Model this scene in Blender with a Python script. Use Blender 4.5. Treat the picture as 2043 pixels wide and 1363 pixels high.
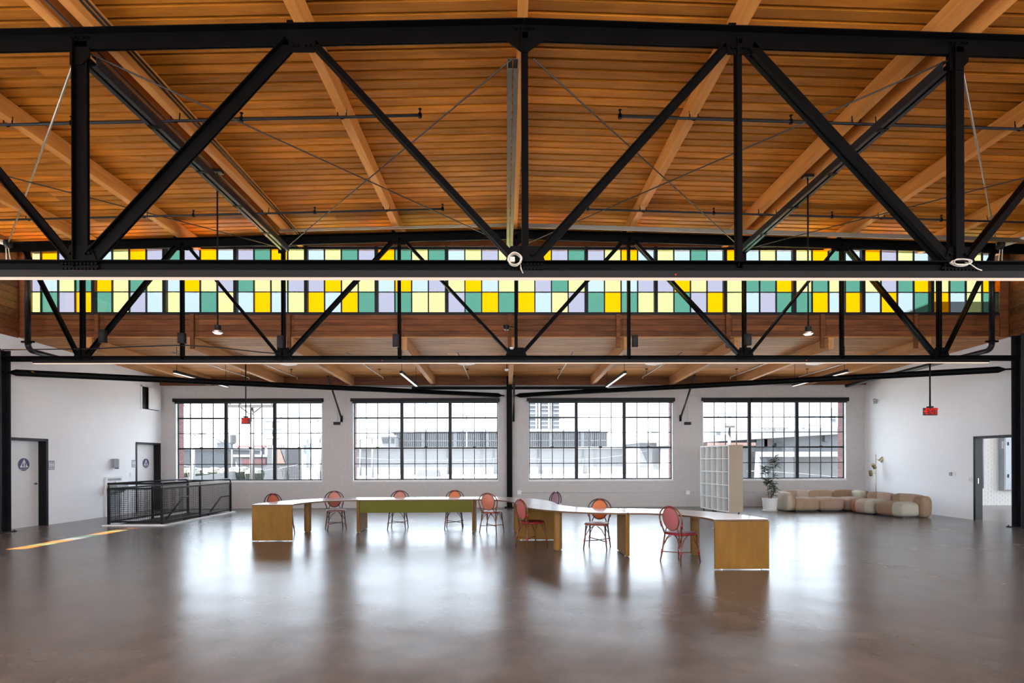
import bpy, math, random
from mathutils import Vector, Matrix
random.seed(7)
sc = bpy.context.scene
for o in list(bpy.data.objects): bpy.data.objects.remove(o)
COL = sc.collection
# ---------------------------------------------------------------- camera
F, PX, PY, YAW, ROLL, H = 1090.0, 1022.9, 917.6, .0122, .0031, 1.655
YB, Y2, Y1, YC = 19.01, 12.86, 6.77, 13.5        # back wall, far truss, near truss, clerestory
XL, XR, CX = -11.894, 12.585, .24                # side walls, ridge
cy, sy, cr, sr = math.cos(YAW), math.sin(YAW), math.cos(ROLL), math.sin(ROLL)
R0 = Vector((cy, -sy, 0)); U0 = Vector((0, 0, 1)); D0 = Vector((sy, cy, 0))
R = R0*cr - U0*sr; U = R0*sr + U0*cr
cd = bpy.data.cameras.new('camera'); cam = bpy.data.objects.new('camera', cd); COL.objects.link(cam)
m = Matrix.Identity(4)
for i in range(3):
    m[i][0] = R[i]; m[i][1] = U[i]; m[i][2] = -D0[i]
m[2][3] = H
cam.matrix_world = m
cd.sensor_width = 36; cd.lens = 36*F/2043
cd.shift_x = -(PX-1021.5)/2043; cd.shift_y = (PY-681.5)/2043
cd.clip_start = .1; cd.clip_end = 3000
sc.camera = cam
sc.view_settings.view_transform = 'Standard'; sc.view_settings.look = 'None'
sc.view_settings.gamma = 1; sc.view_settings.use_curve_mapping = False
sc.view_settings.exposure = 1.95
cc = sc.cycles
cc.use_denoising = True; cc.max_bounces = 8; cc.diffuse_bounces = 5; cc.glossy_bounces = 3
cc.transmission_bounces = 6; cc.transparent_max_bounces = 12
cc.caustics_reflective = False; cc.caustics_refractive = False; cc.sample_clamp_indirect = 8
try: cc.denoising_prefilter = 'ACCURATE'
except Exception: pass
# ---------------------------------------------------------------- sky, sun, daylight portals
W = bpy.data.worlds.new('World'); sc.world = W; W.use_nodes = True
nt = W.node_tree; nt.nodes.clear()
o_ = nt.nodes.new('ShaderNodeOutputWorld'); b_ = nt.nodes.new('ShaderNodeBackground')
tc = nt.nodes.new('ShaderNodeTexCoord'); sp = nt.nodes.new('ShaderNodeSeparateXYZ'); rp = nt.nodes.new('ShaderNodeValToRGB')
nt.links.new(tc.outputs['Generated'], sp.inputs[0]); nt.links.new(sp.outputs['Z'], rp.inputs[0])
rp.color_ramp.elements[0].position = 0.0; rp.color_ramp.elements[0].color = (.58, .635, .70, 1)
rp.color_ramp.elements[1].position = .7; rp.color_ramp.elements[1].color = (.76, .88, 1, 1)
nt.links.new(rp.outputs[0], b_.inputs[0]); b_.inputs[1].default_value = 2.6
nt.links.new(b_.outputs[0], o_.inputs[0])
sl = bpy.data.lights.new('sun', 'SUN'); sl.energy = 60; sl.angle = .009; sl.color = (1, .97, .92)
sun = bpy.data.objects.new('sun', sl); COL.objects.link(sun)
SD = Vector((.43, .12, -.9)); sun.rotation_euler = SD.to_track_quat('-Z', 'Y').to_euler()
def portal(n, loc, d, sx, sz):
    l = bpy.data.lights.new(n, 'AREA'); l.shape = 'RECTANGLE'; l.size = sx; l.size_y = sz; l.cycles.is_portal = True
    o = bpy.data.objects.new(n, l); COL.objects.link(o); o.location = loc
    o.rotation_euler = Vector(d).to_track_quat('-Z', 'Z').to_euler()
portal('daylight_portal', (CX, YB+.6, 2.35), (0, -1, 0), 23.6, 2.95)
portal('daylight_portal', (CX+.1, YC+.2, 6.1), (0, -1, 0), 24.2, 1.7)
portal('daylight_portal', (CX, -9.2, 3.4), (0, 1, 0), 23, 5.6)
portal('daylight_portal', (XL-.3, 1, 3.1), (1, 0, 0), 11, 4.2)
portal('daylight_portal', (XR+.3, 1, 3.1), (-1, 0, 0), 11, 4.2)
for x_ in (-5, 5.4):
    for y_, h_ in ((-6.8, 2.4),): portal('added_skylight_portal', (x_, y_, 7.55), (0, 0, -1), 8, h_)  # guides sky light through the skylights added behind the camera
# ---------------------------------------------------------------- helpers
def ray(x, y):
    a, b = x-PX, y-PY
    u = a*cr-b*sr; v = a*sr+b*cr
    return Vector((u/F*cy+sy, -u/F*sy+cy, -v/F))
def at(x, y, Y):
    r = ray(x, y); t = Y/r.y; return Vector((r.x*t, Y, r.z*t+H))
def atx(x, y, X):
    r = ray(x, y); t = X/r.x; return Vector((X, r.y*t, r.z*t+H))
def atz(x, y, z=0):
    r = ray(x, y); t = (z-H)/r.z; return Vector((r.x*t, r.y*t, z))
def tag(o, label=None, cat=None, group=None, kind=None):
    if label: o['label'] = label
    if cat: o['category'] = cat
    if group: o['group'] = group
    if kind: o['kind'] = kind
    return o
def thing(name, label, cat, loc=(0, 0, 0), rz=0, group=None):
    o = bpy.data.objects.new(name, None); COL.objects.link(o); o.location = loc; o.rotation_euler = (0, 0, rz)
    o.empty_display_size = .1
    return tag(o, label, cat, group)
def struct(name, loc=(0, 0, 0)):
    o = bpy.data.objects.new(name, None); COL.objects.link(o); o.location = loc; o['kind'] = 'structure'; return o
def link(name, me, parent=None, loc=(0, 0, 0), rot=None, scale=None):
    o = bpy.data.objects.new(name, me); COL.objects.link(o); o.parent = parent; o.location = loc
    if rot: o.rotation_euler = rot
    if scale: o.scale = scale
    return o
def copy_tree(o, parent=None):
    c = o.copy(); COL.objects.link(c); c.parent = parent
    for ch in list(o.children): copy_tree(ch, c)
    return c
class MB:
    def __init__(s): s.v = []; s.f = []; s.sm = []
    def add(s, vs, fs, smooth=False):
        n = len(s.v); s.v += [tuple(v) for v in vs]; s.f += [tuple(i+n for i in f) for f in fs]; s.sm += [smooth]*len(fs); return s
    def box(s, x0, x1, y0, y1, z0, z1):
        return s.add([(x0,y0,z0),(x1,y0,z0),(x1,y1,z0),(x0,y1,z0),(x0,y0,z1),(x1,y0,z1),(x1,y1,z1),(x0,y1,z1)],
                     [(0,3,2,1),(4,5,6,7),(0,1,5,4),(1,2,6,5),(2,3,7,6),(3,0,4,7)])
    def ob(s, c, a, b, d):   # oriented box: centre and three half vectors
        c, a, b, d = Vector(c), Vector(a), Vector(b), Vector(d)
        if a.cross(b).dot(d) < 0: d = -d
        P = [c-a-b-d, c+a-b-d, c+a+b-d, c-a+b-d, c-a-b+d, c+a-b+d, c+a+b+d, c-a+b+d]
        return s.add(P, [(0,3,2,1),(4,5,6,7),(0,1,5,4),(1,2,6,5),(2,3,7,6),(3,0,4,7)])
    def bar(s, p, q, w, d, up=(0, 0, 1)):   # rectangular bar from p to q, w across, d along 'up'
        p, q = Vector(p), Vector(q); a = (q-p); l = a.length/2; a.normalize(); u = Vector(up)
        n = a.cross(u)
        if n.length < 1e-4: n = a.cross(Vector((1, 0, 0)))
        n.normalize(); u = n.cross(a)
        return s.ob((p+q)/2, a*l, n*(w/2), u*(d/2))
    def prism(s, pts, y0, y1, plane='xz'):  # polygon extruded; plane xz -> along y, xy -> along z, yz -> along x
        n = len(pts)
        ar = sum(pts[i][0]*pts[(i+1) % n][1]-pts[(i+1) % n][0]*pts[i][1] for i in range(n))
        if ar < 0: pts = pts[::-1]
        k = {'xz': lambda p, t: (p[0], t, p[1]), 'xy': lambda p, t: (p[0], p[1], t), 'yz': lambda p, t: (t, p[0], p[1])}[plane]
        V = [k(p, y0) for p in pts]+[k(p, y1) for p in pts]
        fs = [tuple(range(n)), tuple(range(2*n-1, n-1, -1))]+[(i, i+n, (i+1) % n+n, (i+1) % n) for i in range(n)]
        if plane != 'xz': fs = [f[::-1] for f in fs]
        return s.add(V, fs)
    def tube(s, pts, r, n=8, cap=True, closed=False):
        P = [Vector(p) for p in pts]; m = len(P)
        rs = r if isinstance(r, (list, tuple)) else [r]*m
        V = []; up = None
        for i, p in enumerate(P):
            if closed: t = P[(i+1) % m]-P[i-1]
            else: t = P[min(i+1, m-1)]-P[max(i-1, 0)]
            t.normalize()
            if up is None:
                up = t.cross(Vector((0, 0, 1)))
                if up.length < .1: up = t.cross(Vector((0, 1, 0)))
            up = (up-t*up.dot(t)); up.normalize(); b = t.cross(up)
            V += [p+(up*math.cos(k*2*math.pi/n)+b*math.sin(k*2*math.pi/n))*rs[i] for k in range(n)]
        fs = []
        for i in range(m if closed else m-1):
            a, c = i*n, ((i+1) % m)*n
            fs += [(a+k, a+(k+1) % n, c+(k+1) % n, c+k) for k in range(n)]
        s.add(V, fs, True)
        if cap and not closed:
            n0 = len(s.v)-len(V)
            s.f += [tuple(n0+k for k in range(n))[::-1], tuple(n0+(m-1)*n+k for k in range(n))]; s.sm += [False, False]
        return s
    def lathe(s, prof, c=(0, 0, 0), n=24, axis='z'):
        V = []
        for r, z in prof:
            for k in range(n):
                a = k*2*math.pi/n; x, y = r*math.cos(a), r*math.sin(a)
                V.append((c[0]+x, c[1]+y, c[2]+z) if axis == 'z' else ((c[0]+z, c[1]+x, c[2]+y) if axis == 'x' else (c[0]+y, c[1]+z, c[2]+x)))
        m = len(prof)
        fs = [(i*n+k, i*n+(k+1) % n, (i+1)*n+(k+1) % n, (i+1)*n+k) for i in range(m-1) for k in range(n)]
        fs += [tuple(range(n))[::-1], tuple((m-1)*n+k for k in range(n))]
        return s.add(V, fs, False)
    def mesh(s, name, mat, off=(0, 0, 0), smooth=None):
        me = bpy.data.meshes.new(name)
        ox, oy, oz = off
        me.from_pydata([(x-ox, y-oy, z-oz) for x, y, z in s.v], [], s.f)
        if smooth is None: me.polygons.foreach_set('use_smooth', s.sm)
        elif smooth: me.polygons.foreach_set('use_smooth', [True]*len(s.f))
        for mm in (mat if isinstance(mat, (list, tuple)) else [mat]): me.materials.append(mm)
        me.update(); return me
    def build(s, name, mat, parent=None, off=None, bevel=0, smooth=None):
        # vertices are in world space; the object sits at 'off' (or on its parent)
        base = Vector(off) if off is not None and off != 'local' else Vector((0, 0, 0))
        if parent is not None: base = Vector((0, 0, 0)) if off == 'local' else wloc(parent)
        if off == 'local': base = Vector((0, 0, 0))
        o = link(name, s.mesh(name, mat, base, smooth), parent)
        if parent is None: o.location = base
        if bevel:
            b = o.modifiers.new('bevel', 'BEVEL'); b.width = bevel; b.segments = 2; b.limit_method = 'ANGLE'
        return o
def wloc(o):
    v = Vector((0, 0, 0))
    while o is not None: v = v+o.location; o = o.parent
    return v
def arc(cx_, cy_, r, a0, a1, n, f):
    return [f(cx_+r*math.cos(math.radians(a0+(a1-a0)*i/n)), cy_+r*math.sin(math.radians(a0+(a1-a0)*i/n))) for i in range(n+1)]
# ---------------------------------------------------------------- materials
def mat(name, col, rough=.5, metal=0., spec=.5, **k):
    mm = bpy.data.materials.new(name); mm.use_nodes = True; t = mm.node_tree; b = t.nodes['Principled BSDF']
    b.inputs['Roughness'].default_value = rough; b.inputs['Metallic'].default_value = metal
    b.inputs['Specular IOR Level'].default_value = spec
    N = t.nodes.new; L = t.links.new
    tcn = N('ShaderNodeTexCoord'); vec = tcn.outputs['Object']
    if k.get('rnd'):     # every copy gets its own place in the texture and a small shift in tone
        oi = N('ShaderNodeObjectInfo'); ad = N('ShaderNodeVectorMath'); ad.operation = 'MULTIPLY_ADD'
        cb = N('ShaderNodeCombineXYZ')
        for i in range(3): L(oi.outputs['Random'], cb.inputs[i])
        L(cb.outputs[0], ad.inputs[0]); ad.inputs[1].default_value = (37, 53, 71); L(vec, ad.inputs[2]); vec = ad.outputs[0]
    mp = N('ShaderNodeMapping'); mp.inputs['Scale'].default_value = k.get('scale', (4, 4, 4)); L(vec, mp.inputs[0])
    nz = N('ShaderNodeTexNoise'); nz.inputs['Scale'].default_value = 1; nz.inputs['Detail'].default_value = k.get('detail', 5)
    nz.inputs['Roughness'].default_value = .6; nz.inputs['Distortion'].default_value = k.get('dist', 0)
    L(mp.outputs[0], nz.inputs['Vector'])
    rm = N('ShaderNodeValToRGB'); v = k.get('var', .08); c2 = k.get('col2')
    e = rm.color_ramp.elements
    e[0].position = k.get('p0', .3); e[1].position = k.get('p1', .7)
    e[0].color = (*(c2 if c2 else [c*(1-v) for c in col]), 1); e[1].color = (*(col if c2 else [min(1, c*(1+v)) for c in col]), 1)
    L(nz.outputs['Fac'], rm.inputs[0]); out = rm.outputs[0]
    if k.get('big'):     # second, larger mottling
        n2 = N('ShaderNodeTexNoise'); n2.inputs['Scale'].default_value = k['big'][0]; n2.inputs['Detail'].default_value = 3
        L(tcn.outputs['Object'] if not k.get('rnd') else vec, n2.inputs['Vector'])
        r2 = N('ShaderNodeValToRGB'); r2.color_ramp.elements[0].position = .35; r2.color_ramp.elements[1].position = .65
        a = k['big'][1]; r2.color_ramp.elements[0].color = (1-a, 1-a, 1-a, 1); r2.color_ramp.elements[1].color = (1, 1, 1, 1)
        L(n2.outputs['Fac'], r2.inputs[0])
        mx = N('ShaderNodeMix'); mx.data_type = 'RGBA'; mx.blend_type = 'MULTIPLY'; mx.inputs[0].default_value = 1
        L(out, mx.inputs[6]); L(r2.outputs[0], mx.inputs[7]); out = mx.outputs[2]
    if k.get('rnd'):
        hs = N('ShaderNodeHueSaturation'); mr = N('ShaderNodeMapRange'); mr.inputs[3].default_value = 1-k['rnd']; mr.inputs[4].default_value = 1+k['rnd']
        L(oi.outputs['Random'], mr.inputs[0]); L(mr.outputs[0], hs.inputs['Value']); L(out, hs.inputs['Color']); out = hs.outputs[0]
    L(out, b.inputs['Base Color'])
    if k.get('rv'):
        mr = N('ShaderNodeMapRange'); mr.inputs[3].default_value = rough-k['rv']; mr.inputs[4].default_value = rough+k['rv']
        L(nz.outputs['Fac'], mr.inputs[0]); L(mr.outputs[0], b.inputs['Roughness'])
    if k.get('bump'):
        bp = N('ShaderNodeBump'); bp.inputs['Strength'].default_value = k['bump']; bp.inputs['Distance'].default_value = k.get('bd', .01)
        L(nz.outputs['Fac'], bp.inputs['Height']); L(bp.outputs[0], b.inputs['Normal'])
    if k.get('bump2'):
        n3 = N('ShaderNodeTexNoise'); n3.inputs['Scale'].default_value = k['bump2'][0]; n3.inputs['Detail'].default_value = 4; n3.inputs['Detail'].default_value = 1.2; L(tcn.outputs['Object'], n3.inputs['Vector'])
        bp = N('ShaderNodeBump'); bp.inputs['Strength'].default_value = k['bump2'][1]; bp.inputs['Distance'].default_value = k['bump2'][2]
        L(n3.outputs['Fac'], bp.inputs['Height']); L(bp.outputs[0], b.inputs['Normal'])
    if k.get('emit'):
        b.inputs['Emission Color'].default_value = (*k['emit'][0], 1); b.inputs['Emission Strength'].default_value = k['emit'][1]
    if 'ior' in k: b.inputs['IOR'].default_value = k['ior']
    if 'coat' in k: b.inputs['Coat Weight'].default_value = k['coat']; b.inputs['Coat Roughness'].default_value = .12; b.inputs['Coat IOR'].default_value = 1.6
    return mm
def weave(name, c1, c2, sc_=46):
    mm = mat(name, c1, .45, scale=(8, 8, 8)); t = mm.node_tree; N = t.nodes.new; L = t.links.new
    tcn = N('ShaderNodeTexCoord'); w = []
    sep = N('ShaderNodeSeparateXYZ'); L(tcn.outputs['UV'], sep.inputs[0])
    for a in ('X', 'Y'):
        mu = N('ShaderNodeMath'); mu.operation = 'MULTIPLY'; mu.inputs[1].default_value = sc_*6.283; L(sep.outputs[a], mu.inputs[0])
        si = N('ShaderNodeMath'); si.operation = 'SINE'; L(mu.outputs[0], si.inputs[0]); w.append(si)
    pr = N('ShaderNodeMath'); pr.operation = 'MULTIPLY'; L(w[0].outputs[0], pr.inputs[0]); L(w[1].outputs[0], pr.inputs[1])
    gt = N('ShaderNodeMapRange'); gt.inputs[1].default_value = .3; gt.inputs[2].default_value = .6; L(pr.outputs[0], gt.inputs[0])
    mx = N('ShaderNodeMix'); mx.data_type = 'RGBA'; mx.inputs[6].default_value = (*c1, 1); mx.inputs[7].default_value = (*c2, 1)
    L(gt.outputs[0], mx.inputs[0]); L(mx.outputs[2], t.nodes['Principled BSDF'].inputs['Base Color'])
    return mm
def glass(name, col, gloss=.06):
    mm = bpy.data.materials.new(name); mm.use_nodes = True; t = mm.node_tree; t.nodes.clear()
    N = t.nodes.new; L = t.links.new
    o = N('ShaderNodeOutputMaterial'); tr = N('ShaderNodeBsdfTransparent'); tr.inputs[0].default_value = (*col, 1)
    gl = N('ShaderNodeBsdfGlossy'); gl.inputs['Roughness'].default_value = .03; fr = N('ShaderNodeFresnel'); fr.inputs[0].default_value = 1.45
    ms = N('ShaderNodeMixShader'); ge = N('ShaderNodeNewGeometry'); iv = N('ShaderNodeMath'); iv.operation = 'SUBTRACT'; iv.inputs[0].default_value = 1; L(ge.outputs['Backfacing'], iv.inputs[1])
    mu = N('ShaderNodeMath'); mu.operation = 'MULTIPLY'; L(fr.outputs[0], mu.inputs[0]); L(iv.outputs[0], mu.inputs[1])     # reflect on the entering side only
    L(mu.outputs[0], ms.inputs[0]); L(tr.outputs[0], ms.inputs[1]); L(gl.outputs[0], ms.inputs[2]); L(ms.outputs[0], o.inputs[0])
    return mm
def emis(name, col, s):
    mm = bpy.data.materials.new(name); mm.use_nodes = True; t = mm.node_tree; t.nodes.clear()
    o = t.nodes.new('ShaderNodeOutputMaterial'); e = t.nodes.new('ShaderNodeEmission'); e.inputs[0].default_value = (*col, 1); e.inputs[1].default_value = s
    t.links.new(e.outputs[0], o.inputs[0]); return mm
M = dict(
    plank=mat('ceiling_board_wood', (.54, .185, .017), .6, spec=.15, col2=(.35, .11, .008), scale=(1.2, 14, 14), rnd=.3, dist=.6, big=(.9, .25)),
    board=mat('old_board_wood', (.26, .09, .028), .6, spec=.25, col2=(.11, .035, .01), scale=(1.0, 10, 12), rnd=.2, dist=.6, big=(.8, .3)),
    lowplank=mat('pale_ceiling_board', (.64, .29, .09), .55, spec=.15, col2=(.36, .145, .036), scale=(1.2, 14, 14), rnd=.2, dist=.5, big=(.8, .2)),
    beam=mat('fir_beam', (.62, .265, .065), .6, spec=.25, col2=(.46, .17, .035), scale=(9, .7, 9), dist=.5, rnd=.08),
    lowbeam=mat('pale_fir_beam', (.60, .31, .13), .6, spec=.2, col2=(.44, .21, .08), scale=(9, .7, 9), dist=.5, rnd=.08),
    gap=mat('dark_groove', (.006, .0025, .001), .9),
    roofwood=mat('roof_sheathing', (.30, .15, .06), .8),
    steel=mat('black_steel', (.0012, .001, .0011), .55, spec=.08, scale=(3, 3, 3), var=.4, rv=.1),
    steel2=mat('grey_steel', (.012, .012, .015), .45, spec=.25, var=.3, rv=.1),
    galv=mat('galvanised_strut', (.085, .076, .06), .5, metal=.4, var=.2),
    cond=mat('conduit_metal', (.30, .27, .23), .4, metal=.7),
    rod=mat('tie_rod_metal', (.03, .022, .018), .5, metal=.3),
    wall=mat('white_wall_paint', (.87, .88, .90), .6, scale=(.5, .5, .5), var=.02),
    brickp=mat('white_painted_brick', (.53, .51, .495), .55, rnd=.02, scale=(9, 9, 9), var=.05, bump=.2),
    joint=mat('painted_mortar', (.52, .50, .485), .7),
    redbrick=mat('red_brick', (.14, .05, .05), .8, rnd=.25, scale=(12, 12, 12), var=.2),
    mortar=mat('mortar', (.2, .18, .18), .8),
    floor=mat('sealed_concrete', (.165, .14, .122), .26, col2=(.115, .095, .084), scale=(.55, .55, .55), detail=5, p0=.3, p1=.72, big=(2.2, .22), ior=1.7, rv=.05, bump2=(.9, .8, .016)),
    white=mat('white_paint', (.78, .78, .78), .4),
    door=mat('door_paint', (.86, .87, .87), .4, var=.02),
    frame=mat('window_steel', (.008, .009, .011), .45, spec=.3),
    black=mat('black_plastic', (.0028, .0026, .0028), .45, spec=.25),
    rubber=mat('dark_rubber', (.012, .012, .014), .6),
    lam=mat('white_laminate', (.80, .80, .84), .16, var=.02, ior=1.6),
    ply=mat('birch_plywood', (.215, .105, .014), .5, spec=.15, col2=(.165, .075, .009), scale=(5, 5, 1.2), dist=1.2, big=(2, .12)),
    plyedge=mat('plywood_edge', (.10, .05, .02), .6, scale=(2, 2, 120), var=.3),
    olive=mat('olive_laminate', (.10, .095, .006), .5, spec=.15, var=.05),
    beige=mat('beige_board', (.42, .34, .25), .6, var=.03),
    shelfw=mat('shelf_white', (.78, .78, .76), .5, var=.02),
    shelfb=mat('shelf_back', (.52, .56, .54), .6),
    pot=mat('white_ceramic', (.74, .73, .70), .35, var=.03),
    soil=mat('soil', (.05, .03, .02), .9),
    leaf=mat('dark_leaf', (.045, .075, .04), .45, rnd=.3, var=.3),
    stem=mat('stem', (.14, .12, .08), .7),
    gold=mat('brass_satin', (.42, .34, .2), .35, metal=.8),
    chrome=mat('satin_chrome', (.55, .55, .55), .25, metal=.9),
    bluesign=mat('navy_sign', (.06, .07, .17), .5), pict=mat('grey_pictogram', (.35, .36, .42), .5),
    greysign=mat('grey_sign', (.30, .31, .38), .5),
    red=mat('exit_red', (.6, .02, .015), .4, emit=((1, .03, .02), .12)),
    exitface=mat('exit_face', (.07, .025, .02), .4),
    cable=mat('cream_cable', (.62, .57, .48), .6), greyc=mat('light_grey_cabinet', (.33, .36, .385), .45),
    basin=mat('steel_basin', (.35, .35, .35), .3, metal=.8),
    glow=emis('warm_diffuser', (1, .76, .60), .27), glow2=emis('white_diffuser', (1, .92, .82), .4), led=emis('red_led', (1, .05, .02), .4),
)
GL = glass('clear_glass', (.93, .95, .96))
PC = {'Y': (.56, .325, .008), 'L': (.395, .415, .25), 'C': (.43, .385, .25), 'G': (.15, .255, .21), 'B': (.335, .365, .38), 'V': (.31, .30, .325)}
PN = {'Y': 'amber', 'L': 'lime', 'C': 'cream', 'G': 'teal', 'B': 'pale_blue', 'V': 'lavender'}
PG = {k: glass('pane_'+PN[k], c) for k, c in PC.items()}
# ================================================================ ROOM SHELL
def ztop(x): return 7.045-.0275*abs(x-CX)      # top of the top chords = underside of the beams
ZD = .28                                        # beam depth
# floor with the stair opening
SX0, SX1, SY0, SY1 = -10.17, -8.78, 14.12, 17.6
fl_ = MB()
for b in ((XL-.35, SX0, -9.2, YB+.5), (SX1, XR+9, -9.2, YB+.5), (SX0, SX1, -9.2, SY0), (SX0, SX1, SY1, YB+.5)): fl_.box(b[0], b[1], b[2], b[3], -.25, 0)
f = fl_.build('floor', M['floor']); f['kind'] = 'structure'
# back wall with four windows
WIN = [.258+6.096*(k-1.5) for k in range(4)]; WH = 2.524; WZ0, WZ1 = .90, 3.76
wb = struct('wall_back', (0, YB, 0))
mb = MB(); xs = [XL-.3]
for c in WIN: xs += [c-WH, c+WH]
xs.append(XR+.01)
for i in range(0, 10, 2): mb.box(xs[i], xs[i+1], YB, YB+.47, -5, 4.9)
for c in WIN: mb.box(c-WH, c+WH, YB, YB+.47, -5, WZ0); mb.box(c-WH, c+WH, YB, YB+.47, WZ1, 4.9)
mb.build('masonry', M['joint'], wb)
ch, bl = .0762, .203
bm1 = MB().box(-bl/2+.004, bl/2-.004, -.004, .01, .004, ch-.004).mesh('brick', M['brickp'])
rest = MB(); nb = 0
for r in range(int(4.5/ch)):
    z = r*ch; x = XL+(bl/2 if r % 2 else 0)
    while x < XR:
        x0, x1 = x, x+bl; x += bl
        if x1 > XR: continue
        for c in WIN:
            if z+ch > WZ0 and z < WZ1:
                if x0 < c-WH < x1: x1 = c-WH
                elif x0 < c+WH < x1: x0 = c+WH
                elif c-WH <= x0 and x1 <= c+WH: x1 = x0
        if x1-x0 < .04: continue
        if nb < 298 and abs(x1-x0-bl) < 1e-6 and .2 < z < .85 and 1.0 < x0 < 8.2:
            link('brick', bm1, wb, ((x0+x1)/2, random.uniform(-.001, .001), z)); nb += 1
        else: rest.box(x0+.004, x1-.004, YB-.004-random.random()*.001, YB+.01, z+.004, z+ch-.004)
o = rest.build('brickwork', M['brickp'], wb); o['kind'] = 'stuff'
# windows
def window(n, c):
    w = struct('window_%d' % n, (c, YB, 0)); yf = YB+.10
    z0, z1 = .985, 3.672; zs = [z0, 1.528, 2.072, 2.602, 3.128, z1]
    MB().box(c-WH, c+WH, YB-.02, YB+.2, WZ0-.0, z0-.02).build('sill', M['white'], w)
    MB().box(c-WH, c-WH+.02, YB, YB+.09, WZ0, WZ1).box(c+WH-.02, c+WH, YB, YB+.09, WZ0, WZ1).box(c-WH, c+WH, YB, YB+.2, z1+.02, WZ1).build('reveal', M['white'], w)
    fr = MB(); a = .03
    fr.box(c-WH, c-WH+a+.02, yf, yf+.05, z0-.02, z1+.02).box(c+WH-a-.02, c+WH, yf, yf+.05, z0-.02, z1+.02)
    fr.box(c-WH, c+WH, yf, yf+.05, z0-.03, z0+.015).box(c-WH, c+WH, yf, yf+.05, z1-.01, z1+.03)
    fr.build('frame', M['frame'], w)
    bw = (2*WH)/3; mw = .055
    for k in (1, 2): MB().box(c-WH+k*bw-mw, c-WH+k*bw+mw, yf-.02, yf+.06, z0, z1).build('mullion', M['frame'], w)
    for k in range(3):
        x0 = c-WH+k*bw+(mw if k else .05); x1 = c-WH+(k+1)*bw-(mw if k < 2 else .05); pw = (x1-x0)/4
        mid = k if n in (1, 4) else 1
        for j in (1, 2, 3): MB().box(x0+j*pw-.012, x0+j*pw+.012, yf+.005, yf+.035, z0, z1).build('glazing_bar', M['frame'], w)
        for j in range(1, 5):
            t = .028 if j in (2, 4) and not (k == 1 and n in (1, 3, 4)) or (k == 1 and n == 2 and j in (2, 4)) else .013
            MB().box(x0, x1, yf+(0 if t > .02 else .006), yf+.036, zs[j]-t, zs[j]+t).build('glazing_bar', M['frame'], w)
        me = MB().box(-pw/2, pw/2, -.002, .002, -.265, .265).mesh('pane', GL)
        for i in range(4):
            for j in range(5): link('pane', me, w, (x0+(i+.5)*pw-c, yf+.02-YB, (zs[j]+zs[j+1])/2))
        MB().box((x0+x1)/2-.05, (x0+x1)/2+.05, yf-.03, yf, zs[2]-.02, zs[2]+.05).build('latch', M['frame'], w)
    # brick jambs of the outer wall, as far as they show
    bme = MB().box(-.003, .012, -.1, .1, .005, .07).mesh('brick', M['redbrick']); hme = MB().box(-.003, .012, -.045, .045, .005, .07).mesh('brick', M['redbrick'])
    for sx, rot in ((-1, 0), (1, math.pi)):
        xx = c+sx*WH
        MB().box(min(xx, xx-sx*.006), max(xx, xx-sx*.006), yf+.06, YB+.47, WZ0, WZ1).build('jamb_mortar', M['mortar'], w)
        show = (sx < 0 and n <= 2) or (sx > 0 and n >= 3)
        if not show: continue
        for r in range(37):
            z = WZ0+r*.0762
            if r % 2: link('brick', bme, w, (xx-sx*.006-c, .27, z), (0, 0, rot)); link('brick', hme, w, (xx-sx*.006-c, .42, z), (0, 0, rot))
            else: link('brick', hme, w, (xx-sx*.006-c, .215, z), (0, 0, rot)); link('brick', bme, w, (xx-sx*.006-c, .365, z), (0, 0, rot))
for n, c in enumerate(WIN): window(n+1, c)
# side walls (with their door openings and window openings added behind the camera for fill light)
def sidewall(name, X, out, doors, holes, upper=()):
    w = struct(name, (X, 8, 0)); x0, x1 = (X, X+out) if out > 0 else (X+out, X); mb = MB()
    for z_lo, z_hi, ye, hs in ((-.2, 4.95, YB, doors+holes), (4.95, 7.35, YC+.3, list(upper))):
        y = -9.2
        for (a, b, z0, z1) in sorted(hs):
            mb.box(x0, x1, y, a, z_lo, z_hi)
            if z0 > z_lo+.3: mb.box(x0, x1, a, b, z_lo, z0)
            mb.box(x0, x1, a, b, z1, z_hi); y = b
        mb.box(x0, x1, y, ye, z_lo, z_hi)
    mb.build('plaster', M['wall'], w); return w
D1 = (13.02, 14.30, 0, 2.205); D2 = (17.72, 18.92, 0, 2.235); D3 = (13.20, 14.52, 0, 2.215)
wl = sidewall('wall_left', XL, -.24, [D1, D2], [(-4, 6, 1, 4.4)], [(9.6, 12.85, 5.15, 6.4)])
wr = sidewall('wall_right', XR, .18, [D3], [(-4, 6, 1, 4.4)])
for w_, X_, s_ in ((wl, XL, 1), (wr, XR, -1)):
    for (a, b, z0, z1) in (((9.6, 13.45, 4.66, 5.15), (9.6, 13.45, 6.4, 7.0), (5, 9.6, 4.66, 7.0), (12.87, 13.45, 5.15, 6.4)) if s_ > 0 else ((5, 13.45, 4.66, 7.0),)):
        k = 0; z = z0
        while z < z1-.02:
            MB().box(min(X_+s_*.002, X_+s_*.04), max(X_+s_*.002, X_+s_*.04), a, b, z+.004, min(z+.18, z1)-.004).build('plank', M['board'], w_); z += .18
wf = struct('wall_front', (0, -9.2, 0))
MB().box(XL-.3, XR+.3, -9.4, -9.2, -.2, .7).box(XL-.3, XR+.3, -9.4, -9.2, 6.2, 7.4).build('plaster', M['wall'], wf)
for k in range(6):
    x = XL+ (XR-XL)*k/5; MB().box(x-.15, x+.15, -9.4, -9.2, .7, 6.2).build('pier', M['wall'], wf)
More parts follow.
